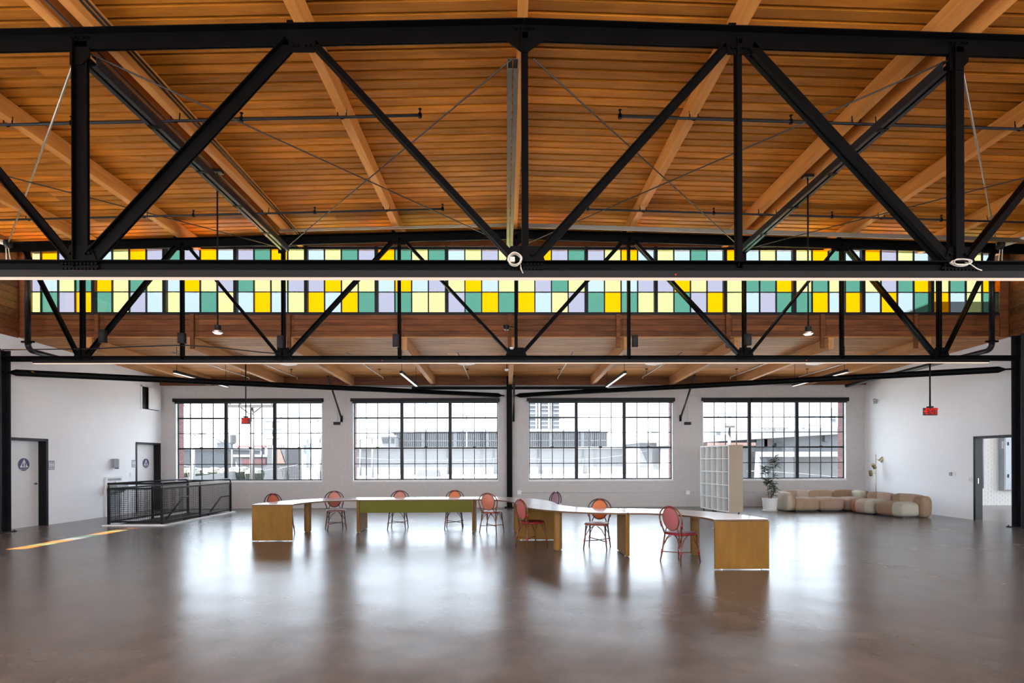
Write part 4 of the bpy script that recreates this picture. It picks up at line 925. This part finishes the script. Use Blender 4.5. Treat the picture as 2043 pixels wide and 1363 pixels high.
# ---------------------------------------------------------------- potted plant
px_, py_ = 8.40, 17.30; t = thing('potted_plant', 'tall leafy plant in a white pot left of the sofa', 'plant', (px_, py_, 0))
MB().lathe([(.17, 0), (.2, .03), (.235, .35), (.24, .385), (.225, .385), (.21, .33), (.02, .33)], (px_, py_, .02), 32).build('pot', M['pot'], t)
MB().lathe([(.21, 0), (.23, .025), (.22, .03)], (px_, py_, 0), 32).build('saucer', M['pot'], t); MB().lathe([(.21, .0), (.21, .01)], (px_, py_, .345), 24).build('soil', M['soil'], t)
random.seed(5)
stems = [[(-.02, 0, .34), (-.06, .02, .7), (-.12, .02, 1.1), (-.16, 0, 1.42)], [(.03, 0, .34), (.06, 0, .7), (.10, 0, 1.05), (.16, .03, 1.3), (.17, 0, 1.72)], [(.04, .04, .34), (.14, .05, .6), (.2, .06, .85)]]
lm = bpy.data.meshes.new('leaf'); LP = [(0, 0, 0), (.014, .04, .012), (.019, .09, .016), (.012, .15, .006), (0, .19, -.012), (-.012, .15, .006), (-.019, .09, .016), (-.014, .04, .012), (0, .09, .006)]
lm.from_pydata(LP, [], [(0, 1, 8), (1, 2, 8), (2, 3, 8), (3, 4, 8), (4, 5, 8), (5, 6, 8), (6, 7, 8), (7, 0, 8)]); lm.materials.append(M['leaf']); nl = 0
for si, S in enumerate(stems):
    P = [Vector((px_+a, py_+b, c_)) for a, b, c_ in S]; MB().tube(P, [.013, .011, .009, .006, .005][:len(P)], 6).build('stem', M['stem'], t)
    def along(u):
        u = u*(len(P)-1); i = min(int(u), len(P)-2); return P[i].lerp(P[i+1], u-i)
    segs = {0: [(.42, .6), (.72, 1.0)], 1: [(.25, .55), (.78, 1.0)], 2: [(.25, 1.0)]}[si]
    for a, b in segs:
        for k in range(46):
            u = random.uniform(a, b); c = along(u); th_ = random.uniform(0, 6.28); el = random.uniform(-.5, .8); s = random.uniform(.75, 1.25)
            o = link('leaf', lm, t, c-Vector((px_, py_, 0)), (el, random.uniform(-.4, .4), th_), (s, s, s)); nl += 1
# ---------------------------------------------------------------- modular sofa
random.seed(11)
def fabric(name, *cols):
    mm = mat(name, cols[0], .85, scale=(9, 9, 2.5), var=.12, bump=.35, bd=.02, spec=.2)
    if len(cols) > 1:
        t = mm.node_tree; N = t.nodes.new; L = t.links.new; b = t.nodes['Principled BSDF']
        tcn = N('ShaderNodeTexCoord'); sp = N('ShaderNodeSeparateXYZ'); L(tcn.outputs['Object'], sp.inputs[0])
        mr = N('ShaderNodeMapRange'); mr.inputs[1].default_value = -.48; mr.inputs[2].default_value = .48; L(sp.outputs['X'], mr.inputs[0])
        rp_ = N('ShaderNodeValToRGB'); rp_.color_ramp.interpolation = 'CONSTANT'; L(mr.outputs[0], rp_.inputs[0]); e = rp_.color_ramp.elements
        e[0].position = 0; e[0].color = (*cols[0], 1); e[1].position = 1/len(cols); e[1].color = (*cols[1], 1)
        for i in range(2, len(cols)): q = e.new(i/len(cols)); q.color = (*cols[i], 1)
        mx = N('ShaderNodeMix'); mx.data_type = 'RGBA'; mx.blend_type = 'MULTIPLY'; mx.inputs[0].default_value = .5
        nz = [n_ for n_ in t.nodes if n_.type == 'VALTORGB'][0]
        L(rp_.outputs[0], b.inputs['Base Color'])
    return mm
TAU, TAD, SAGE, PNK, RUS, CRM = (.35, .255, .175), (.25, .165, .105), (.40, .375, .30), (.37, .265, .215), (.26, .11, .05), (.44, .38, .30)
def puff(name, w, d, h, mt, par, loc, rz=0, rx=0, ex=.42, seed=0, wr=.012, n_=18):
    V = []; fs = []
    pw_ = lambda v, e: math.copysign(abs(v)**e, v)
    nu, nv = 40, 20
    for j in range(nv+1):
        ph = -math.pi/2+math.pi*j/nv
        for i in range(nu):
            th_ = 2*math.pi*i/nu; cx_, sx_ = math.cos(th_), math.sin(th_); cp, sp_ = math.cos(ph), math.sin(ph)
            x = w/2*pw_(cp, .45)*pw_(cx_, ex); y = d/2*pw_(cp, .45)*pw_(sx_, ex); z = h/2*pw_(sp_, .62)
            q = 1+wr*math.sin(9*th_+seed)*cp+wr*.6*math.sin(17*th_+3*ph+seed*2)*cp
            V.append((x*q, y*q, z))
    for j in range(nv):
        for i in range(nu): a = j*nu; b = a+nu; fs.append((a+i, a+(i+1) % nu, b+(i+1) % nu, b+i))
    me = bpy.data.meshes.new(name); me.from_pydata(V, [], fs); me.materials.append(mt); me.polygons.foreach_set('use_smooth', [True]*len(fs)); me.update()
    return link(name, me, par, loc, (rx, 0, rz))
def module(label, x, y, rz, seat, back, arm=None, w=.84, corner=False, ext=None):
    t = thing('sofa_module', label, 'sofa', (x, y, 0), rz, 'modules of the patchwork corner sofa')
    puff('seat_cushion', w+.02, .98, .44, seat, t, (0, 0, .222), seed=x*3, wr=.02)
    puff('back_cushion', w, .36, .34, back, t, (0, .36, .47), seed=y*5, rx=-.12, ex=.5)
    if arm: puff('arm_cushion', .34, .98, .60, arm, t, (-w/2-.10, .0, .31), seed=2, ex=.5)
    if corner: puff('side_cushion', .36, .6, .34, corner, t, (w/2-.1, .0, .47), seed=4, ex=.5)
    if ext: puff('end_cushion', .34, .42, .60, ext, t, (w/2-.06, .34, .30), seed=6, ex=.5)
    MB().box(-w/2+.06, w/2-.06, -.4, .4, 0, .03).build('plinth', M['rubber'], t, 'local')
S = lambda *c: fabric('velvet', *c)
module('left end sofa module, taupe, with a tall rolled pale arm beside the plant', 9.42, 17.38, 0, S(TAU), S(PNK, CRM), arm=S(CRM, TAU))
module('taupe sofa module second from the plant, with a sagging grey-brown back', 10.22, 17.40, 0, S(TAU, PNK), S(TAU))
module('sofa corner module, pinkish seat with a pale sage back cushion', 11.05, 17.42, 0, S(PNK, TAU), S(TAD), corner=S(SAGE, TAD))
module('sofa module with sage seat and pink back cushion, next to the corner', 11.06, 16.38, -math.pi/2+.27, S(RUS, PNK, SAGE), S(TAD, PNK), w=.80)
module('nearest sofa module, sage and brown striped seat, brown rolled end', 11.28, 15.52, -math.pi/2+.27, S(TAD, TAD, SAGE), S(TAD, TAU, PNK), w=.88, ext=S(TAD))
# ---------------------------------------------------------------- floor lamp with three heads
lx, ly = at(1747.5, 960, 18.2).x, 18.2; t = thing('floor_lamp', 'brass floor lamp with three cylinder heads behind the sofa corner', 'lamp', (lx, ly, 0))
MB().lathe([(.14, 0), (.14, .02), (.02, .03)], (lx, ly, 0), 28).build('base', M['gold'], t); MB().tube([(lx, ly, .02), (lx, ly, 1.8)], .011, 8).build('pole', M['gold'], t)
for px, py, dx, tl in ((1758.5, 917, 1, .6), (1743.5, 930.5, -1, .5), (1737, 944.5, -1, -.2)):
    c = at(px, py, ly-.05); z = c.z; MB().tube([(lx, ly, z), (c.x, c.y, z)], .007, 6).build('arm', M['gold'], t)
    a = Vector((dx*.6 if tl > .3 and dx > 0 else -.35, -.35, .8)).normalized()
    if dx < 0 and tl > .3: a = Vector((-.6, -.2, .75)).normalized()
    s_ = MB().tube([c-a*.085, c+a*.085], .058, 20).build('lamp_head', M['gold'], t, smooth=False); MB().tube([c-a*.088, c-a*.0855], .05, 18).build('bulb_disc', M['glow2'], s_)
# ================================================================ OUTSIDE
random.seed(3)
E = dict(pale=mat('pale_concrete', (0.1230, 0.1230, 0.1230), .8, var=.05, scale=(.1, .1, .1)), white=mat('darkened_stucco', (0.0828, 0.0828, 0.0861), .8, var=.03), grey=mat('grey_cladding', (0.0336, 0.0369, 0.0418), .7), dark=mat('dark_cladding', (0.0123, 0.0123, 0.0156), .7),  # outdoor colours set darker than real to keep detail at this exposure
         screen=mat('metal_screen', (0.0738, 0.0738, 0.0771), .6), shade=mat('dark_grille', (0.0213, 0.0213, 0.0246), .8), tower=mat('tower_glass', (0.0369, 0.0435, 0.0525), .25, var=.15, scale=(.1, .1, .1)), slab_=mat('tower_slab', (0.0738, 0.0771, 0.0828), .7),  # even dark grey for pickets, grilles, windows and the louvered building
         pole=mat('weathered_pole', (0.0098, 0.0066, 0.0066), .8), wire=mat('wire', (0.0180, 0.0180, 0.0213), .7), hedge=mat('hedge', (0.0041, 0.0074, 0.0025), .9, var=.5, scale=(2, 2, 2)), red=mat('red_paint', (0.0861, 0.0279, 0.0279), .6), tank=mat('tank', (0.0369, 0.0353, 0.0377), .6),
         asph=mat('asphalt', (0.0738, 0.0738, 0.0738), .9, scale=(.05, .05, .05)), far=mat('distant_tower', (0.0615, 0.0664, 0.0738), .6), rust=mat('rust_panel', (0.0459, 0.0230, 0.0172), .7), roof=mat('pale_roof', (0.0615, 0.0615, 0.0664), .7))
g = MB().box(-400, 400, 19.6, 900, -5.3, -5).build('ground', E['asph']); g['kind'] = 'structure'
# raised concrete yard with a picket fence in front of it
yard = MB().box(at(640, 955, 66).x, 140, 64, 130, -5, -.75).build('yard', E['pale']); yard['kind'] = 'structure'
def fence(xa, xb, y, z0, h, label):
    t = thing('picket_fence', label, 'fence', ((xa+xb)/2, y, z0)); mb = MB(); x = xa
    while x < xb: mb.box(x-.022, x+.022, y-.02, y+.02, z0, z0+h); x += .2
    mb.build('pickets', E['shade'], t)['kind'] = 'stuff'
    if z0 < -.76: MB().box(xa, xb, y-.1, y+.15, -5, z0).build('plinth', E['white'], t)
    MB().box(xa, xb, y-.025, y+.025, z0+h-.25, z0+h-.2).box(xa, xb, y-.025, y+.025, z0+.15, z0+.2).build('rail', E['shade'], t)
fence(at(528, 950, 68).x, at(645, 950, 68).x, 68, -.8, 1.95, 'metal picket fence outside the leftmost window')
fence(at(700, 950, 66).x, at(1345, 950, 66).x, 66, -.75, 1.8, 'long metal picket fence outside the two middle windows')
def bld(name, label, px0, px1, y, pz0, pz1, mt, depth=12, roof=True, cat='building'):
    a, b = at(px0, pz1, y), at(px1, pz0, y); g0 = -.75 if 64 < y < 130 and a.x > -22 else -5
    t = thing(name, label, cat, ((a.x+b.x)/2, y+depth/2, g0))
    MB().box(a.x, b.x, y, y+depth, g0, a.z).build('wall', mt, t)
    if roof: MB().box(a.x-.3, b.x+.3, y-.4, y+depth+.3, a.z, a.z+.35).build('roof', E['roof'], t)
    return t, a, b
t, a, b = bld('warehouse', 'long white low warehouse beyond the picket fence', 690, 1290, 92, 935, 897, E['white'], 25)
for px in (892, 985, 1074, 1163, 1255): c = at(px, 897, 91.9); MB().box(c.x-.08, c.x+.08, 91.8, 92, -1, c.z).build('downspout', E['grey'], t)
c = at(856, 938, 80); o = MB().prism([(c.x-1.6, -.75), (c.x+1.6, -.75), (c.x+1.4, .3), (c.x-1.4, .3)], 79, 81).build('skylight', E['grey'], None, (c.x, 80, -.75)); tag(o, 'grey roof ventilator standing behind the long picket fence', 'vent')
t, a, b = bld('warehouse', 'large building with rows of white vertical louvers outside the middle windows', 785, 1212, 122, 897, 862, E['shade'], 20)
MB().box(a.x-1.2, b.x+.8, 121, 143, a.z, a.z+.45).build('roof_slab', E['pale'], t)
x = a.x+.3; k = 0
while x < b.x:
    w = .9 if k % 16 == 15 else .16; MB().box(x-w/2, x+w/2, 121.6, 121.95, b.z, a.z).build('louver', E['screen'], t) if k < 290 else None; x += .19 if False else (.42 if w < .5 else .8); k += 1
MB().box(a.x, b.x, 121.5, 122, (a.z+b.z)/2-.1, (a.z+b.z)/2+.1).build('louver_rail', E['screen'], t)
t, a, b = bld('roof_shed', 'small pale shed with a dark window outside the second window', 760, 789, 118, 898, 872, E['pale'], 4); MB().box(a.x+.3, a.x+1.6, 117.9, 118, a.z-1.4, a.z-.3).build('window', E['shade'], t); MB().box(b.x-.9, b.x-.2, 117.9, 118, a.z-1.4, a.z-.3).build('window', E['shade'], t)
# high-rise tower in the third window
t, a, b = bld('high_rise', 'tall glass and white high-rise tower at the left of the third window', 1052, 1117, 320, 905, 690, E['tower'], 22)
for k in range(26):
    z = b.z+2+k*(a.z-b.z-2)/26; MB().box(a.x-.3, b.x+.3, 319.3, 320, z, z+.7).build('floor_slab', E['slab_'], t)
for q in (0, .27, .36, .66, .74, 1): xx = a.x+(b.x-a.x)*q; MB().box(xx-.5, xx+.5, 319, 320, b.z, a.z).build('pier', E['slab_'], t)
t, a, b = bld('high_rise', 'distant domed skyscraper in the right of the third window', 1299, 1314, 700, 890, 858, E['far'], 20, False); c = ((a.x+b.x)/2, 710, a.z)
MB().lathe([(4.8, 0), (3.8, 2.6), (1.6, 4)], c, 16).build('dome', E['far'], t); MB().tube([c, (c[0], 710, a.z+13)], .35, 6).build('spire', E['far'], t)
for px0, px1, p1, lb, yy in ((1428, 1438, 851, 'slim grey skyscraper left of the utility pole in the fourth window', 600), (1656, 1668, 814, 'grey block tower at the right of the fourth window', 600), (1600, 1606, 838, 'thin far skyscraper in the fourth window', 700), (1616, 1634, 845, 'wide far office block in the fourth window', 700), (605, 611, 884, 'far thin church-like tower in the first window', 500), (432, 446, 878, 'pale far block behind the street light in the first window', 500), (1253, 1266, 874, 'low distant blocks in the third window', 500)):
    t, a, b = bld('high_rise', lb, px0, px1, yy, 905, p1, E['far'], 15, False); n_ = 3
    for k in range(n_): z = b.z+(k+1)*(a.z-b.z)/(n_+1); MB().box(a.x, b.x, yy-.4, yy, z, z+.8).build('window_band', E['tower'], t)
    if 'church' in lb: MB().tube([((a.x+b.x)/2, yy+7, a.z), ((a.x+b.x)/2, yy+7, a.z+8)], .8, 6).build('spire', E['far'], t)
t, a, b = bld('warehouse', 'grey flat-roofed building at the lower right of the third window', 1276, 1345, 78, 930, 884, E['grey'], 11)
o = MB().prism([(at(1265, 925, 60).x, -1.2), (at(1350, 925, 60).x+2, -1.2), (at(1350, 925, 60).x+2, -.1), (at(1265, 925, 60).x, .9)], 60, 60.6).build('ramp_wall', E['white'], None, (18, 60, -1)); tag(o, 'white sloping ramp wall in front of the grey building', 'wall')
# fourth window: gabled warehouse
y = 60; t = thing('warehouse', 'big white gabled warehouse filling the fourth window', 'building', (38, y, -3))
q = [at(1398, 878, y), at(1690, 842, y)]
MB().prism([(at(1385, 960, y).x, -5), (46, -5), (46, at(1690, 857, y).z+.0), (at(1390, 880, y).x, at(1390, 884, y).z)], y, y+14).build('wall', E['white'], t)
MB().prism([(at(1385, 880, y).x, at(1390, 884, y).z), (46, at(1690, 857, y).z), (46, at(1690, 840, y).z), (at(1385, 880, y).x, at(1390, 872, y).z)], y-1, y+15).build('roof', E['roof'], t)
for px, py, w, h, nm, mt in ((1511+5, 884, 1.2, .8, 'air_conditioner', 'grey'), (1526, 884, .6, .8, 'air_conditioner', 'rust'), (1553, 888, .9, .4, 'grille', 'shade'), (1646, 874, .6, .8, 'window', 'grey')):
    c = at(px, py, y); MB().box(c.x-w/2, c.x+w/2, y-.5, y-.02, c.z-h/2, c.z+h/2).build(nm, E[mt], t)
MB().box(at(1500, 905, y).x, at(1672, 905, y).x, y-2, y-.02, at(1500, 912, y).z, at(1500, 902, y).z).build('canopy', E['roof'], t)
MB().box(at(1500, 905, y).x, at(1515, 905, y).x, y-1.8, y-.02, -3, at(1500, 912, y).z).build('doorway', E['grey'], t)
MB().box(at(1405, 905, y).x, at(1500, 905, y).x, y-1, y-.02, at(1400, 890, y).z, at(1400, 884, y).z).build('eave_band', E['rust'], t)
def pole(label, px, y, pz0, pz1, r, mt='pole', arms=()):
    a, b = at(px, pz1, y), at(px, pz0, y); t = thing('utility_pole', label, 'pole', (a.x, y, -5))
    MB().tube([(a.x, y, -5), (a.x, y, a.z)], [r*1.2, r], 10).build('shaft', E[mt], t)
    for py, w in arms:
        c = at(px, py, y); MB().box(c.x-w, c.x+w, y-r-.1, y-r, c.z-.08, c.z+.08).build('crossarm', E[mt], t)
        for s in (-.9, -.45, .45, .9): MB().lathe([(.06, 0), (.04, .2)], (c.x+s*w, y-r-.05, c.z+.08), 6).build('insulator', E['grey'], t)
    return t
t = pole('thick weathered utility pole with a crossarm in the first window', 503, 30, 957, 812, .11, arms=((811, 1.25),))
c0 = at(503, 812, 30)
MB().bar((c0.x-.6, 29.85, c0.z), (c0.x, 29.85, c0.z-.45), .05, .05).bar((c0.x+.6, 29.85, c0.z), (c0.x, 29.85, c0.z-.45), .05, .05).build('brace', E['pole'], t)
pole('bare brown utility pole in the fourth window above the shelf', 1455, 42, 930, 816, .12, arms=((852, .35),))
pole('distant utility pole with crossarm in the second window', 931, 100, 862, 829, .12, 'wire', ((829, 1.0),))
pole('small pole with crossarms in the second window near the shed', 743, 75, 905, 871, .12, 'wire', ((874, .8),))
pole('pole with tangled crossarms left of the shed', 719, 85, 905, 872, .15, 'wire', ((878, .8), (884, .7)))
pole('pole with triple crossarms between the billboard and the thick pole', 545, 70, 930, 826, .12, 'wire', ((842, .9), (858, 1.1), (876, .8)))
pole('far pole at the right of the first window', 640, 90, 925, 868, .18, 'wire', ((874, .5),))
pole('crossarm pole in the middle of the fourth window', 1545, 79, 905, 852, .1, 'wire', ((855, 1.9), (858, 1.6)))
# street light, hedge, low buildings, billboard, tank in the first window
c = at(384, 866, 40); t = thing('street_light', 'white street light with a long curved arm in the first window', 'street light', (c.x, 40, -5))
MB().tube([(c.x, 40, -5), (c.x, 40, c.z)], [.28, .12], 10).build('shaft', E['white'], t)
MB().tube([(c.x, 40, c.z-.1), (c.x+.8, 40, c.z+.05), (c.x+1.6, 40, c.z-.25), (c.x+2.4, 40, c.z-.8)], .06, 8).build('arm', E['white'], t); MB().box(c.x-.3, c.x+.3, 39.7, 40.3, .0, .25).build('collar', E['white'], t)
t, a, b = bld('warehouse', 'long grey building behind the hedge in the first window', 340, 450, 85, 932, 898, E['grey'], 12)
t, a, b = bld('warehouse', 'low white building with a red band left of the thick pole', 470, 545, 80, 936, 912, E['white'], 10); MB().box(a.x+1, b.x-1, 79.8, 80, b.z+.6, b.z+1.5).build('red_band', E['red'], t)
c0, c1 = at(368, 942, 55), at(520, 942, 55); hd = MB(); x = c0.x
while x < c1.x:
    hd.lathe([(.1, -1.2), (.5, -.6), (.6, -.1), (.45, .25), (.1, .4)], (x, 55+random.uniform(-.25, .25), c0.z+random.uniform(-.12, .12)), 9); x += .35
o = hd.build('hedge', E['hedge'], None, ((c0.x+c1.x)/2, 55, -2)); tag(o, 'clipped green hedge along the street in the first window', 'hedge')
c0, c1 = at(340, 957, 45), at(545, 930, 62); o = MB().add([(c0.x, 45, -2.2), (c1.x, 62, -2.2), (c1.x, 62, c1.z), (c0.x, 45, c0.z), (c0.x, 45.5, -2.2), (c1.x, 62.5, -2.2), (c1.x, 62.5, c1.z), (c0.x, 45.5, c0.z)], [(0,1,2,3),(7,6,5,4),(0,4,5,1),(3,2,6,7),(1,5,6,2),(0,3,7,4)]).build('retaining_wall', E['white'], None, (-20, 52, -2)); tag(o, 'white retaining wall rising along the street in the first window', 'wall')
t, a, b = bld('billboard', 'brown and dark sided billboard building with roof spikes in the first window', 533, 569, 75, 925, 893, E['dark'], 6, False, 'billboard')
MB().prism([(a.x+.9, a.z), (a.x+1.7, a.z), (b.x, b.z), (a.x+1.2, b.z)], 74.9, 75).build('rust_stripe', E['rust'], t)
for k in range(7): x = a.x+.2+k*(b.x-a.x-.4)/6; MB().box(x-.05, x+.05, 75, 75.1, a.z, a.z+.4).build('spike', E['dark'], t)
c = at(463, 876, 72); t = thing('water_tank', 'grey water tank above the street in the first window', 'tank', (c.x, 72, 0)); MB().lathe([(.25, -.72), (.5, -.5), (.5, .52), (.25, .6)], c, 16).build('tank', E['tank'], t); MB().tube([(c.x, 72, -5), (c.x, 72, c.z-.6)], .12, 6).build('leg', E['tank'], t)
c0, c1 = at(470, 891, 101), at(528, 891, 101); o = MB().box(c0.x, c1.x, 101, 102, c0.z-.2, c0.z+.2).build('red_girder', E['red'], None, ((c0.x+c1.x)/2, 101, c0.z)); tag(o, 'red painted girder high over the street in the first window', 'girder')
MB().box(c0.x+.2, c0.x+.5, 101.2, 101.6, -5, c0.z-.2).box(c1.x-.5, c1.x-.2, 101.2, 101.6, -5, c0.z-.2).build('support', E['grey'], o, (0,0,0))
c = at(562.5, 936, 67.8); t = thing('notice_board', 'small black notice on the fence in the first window', 'sign', c); MB().box(c.x-.35, c.x+.35, 67.85, 67.9, c.z-.3, c.z+.3).build('board', E['dark'], t)
for k in range(3): MB().box(c.x-.25, c.x+.25, 67.84, 67.85, c.z-.18+k*.15, c.z-.14+k*.15).build('line', E['grey'], t)
def pylon(label, px, y, py0, py1, w):
    a, b = at(px, py1, y), at(px, py0, y); b.z = -.75 if y < 130 else -5; t = thing('transmission_pylon', label, 'pylon', (a.x, y, b.z)); mb = MB(); n_ = 10; h = a.z-b.z
    for s in (-1, 1):
        for q in (-1, 1): mb.bar((a.x+s*w, y+q*w, b.z), (a.x+s*w*.3, y+q*w*.3, a.z), .14, .14)
    for k in range(n_):
        z0, z1 = b.z+h*k/n_, b.z+h*(k+1)/n_; w0, w1 = w*(1-.7*k/n_), w*(1-.7*(k+1)/n_)
        for q in (-1, 1): mb.bar((a.x-w0, y+q*w0, z0), (a.x+w1, y+q*w1, z1), .09, .09).bar((a.x+w0, y+q*w0, z0), (a.x-w1, y+q*w1, z1), .09, .09)
    mb.build('lattice', E['far'], t)
    for k in (.7, .85, 1): z = b.z+h*k; MB().box(a.x-w*1.6, a.x+w*1.6, y-.1, y+.1, z-.1, z+.1).build('crossarm', E['far'], t)
pylon('lattice pylon at the right of the first window', 629, 150, 905, 818, 1.4)
pylon('lattice pylon in the middle of the fourth window', 1574, 150, 880, 770, 1.3)
for (x0, y0, Ya, x1, y1, Yb_, sag, lb) in ((345, 770, 25, 430, 905, 70, .3, 'steep wire at the left of the first window'), (380, 775, 30, 470, 905, 75, .3, 'second steep wire in the first window'), (503, 812, 30, 652, 838, 60, .5, 'wire running right from the thick pole'), (503, 812, 30, 600, 895, 75, .3, 'guy wire falling right from the thick pole'),
                                    (690, 848, 60, 830, 862, 100, .4, 'wire crossing the second window'), (1200, 862, 100, 1360, 838, 55, .2, 'wire rising across the third window'), (1395, 834, 60, 1455, 820, 42, .3, 'wire left of the brown pole in the fourth window'), (1455, 820, 42, 1700, 845, 55, .6, 'wire right of the brown pole in the fourth window'), (360, 928, 50, 660, 905, 60, 1.2, 'sagging low wire across the first window'), (690, 912, 60, 1000, 915, 60, .3, 'low wire across the second window'), (1050, 915, 60, 1290, 900, 60, .5, 'low wire across the third window'), (1490, 940, 40, 1690, 955, 40, -.1, 'low wire across the fourth window')):
    p, q = at(x0, y0, Ya), at(x1, y1, Yb_); P = []
    for i in range(9): u = i/8; v = p.lerp(q, u); v.z -= sag*4*u*(1-u); P.append(v)
    c = (p+q)/2; o = MB().tube(P, .022, 4).build('overhead_wire', E['wire'], None, c); tag(o, lb, 'wire', 'overhead wires outside the windows')
# neighbouring penthouse seen through the rightmost coloured panes
y = 34; a, b = at(1858, 602, y), at(2010, 640, y); t = thing('penthouse', 'pale roof structure seen through the rightmost coloured panes', 'building', ((a.x+b.x)/2, y, b.z))
MB().prism([(at(1803, 625, y).x, -5), (b.x, -5), (b.x, a.z), (a.x, a.z), (at(1850, 608, y).x, at(1850, 608, y).z), (at(1803, 625, y).x, at(1803, 626, y).z)], y, y+6).build('wall', E['grey'], t)
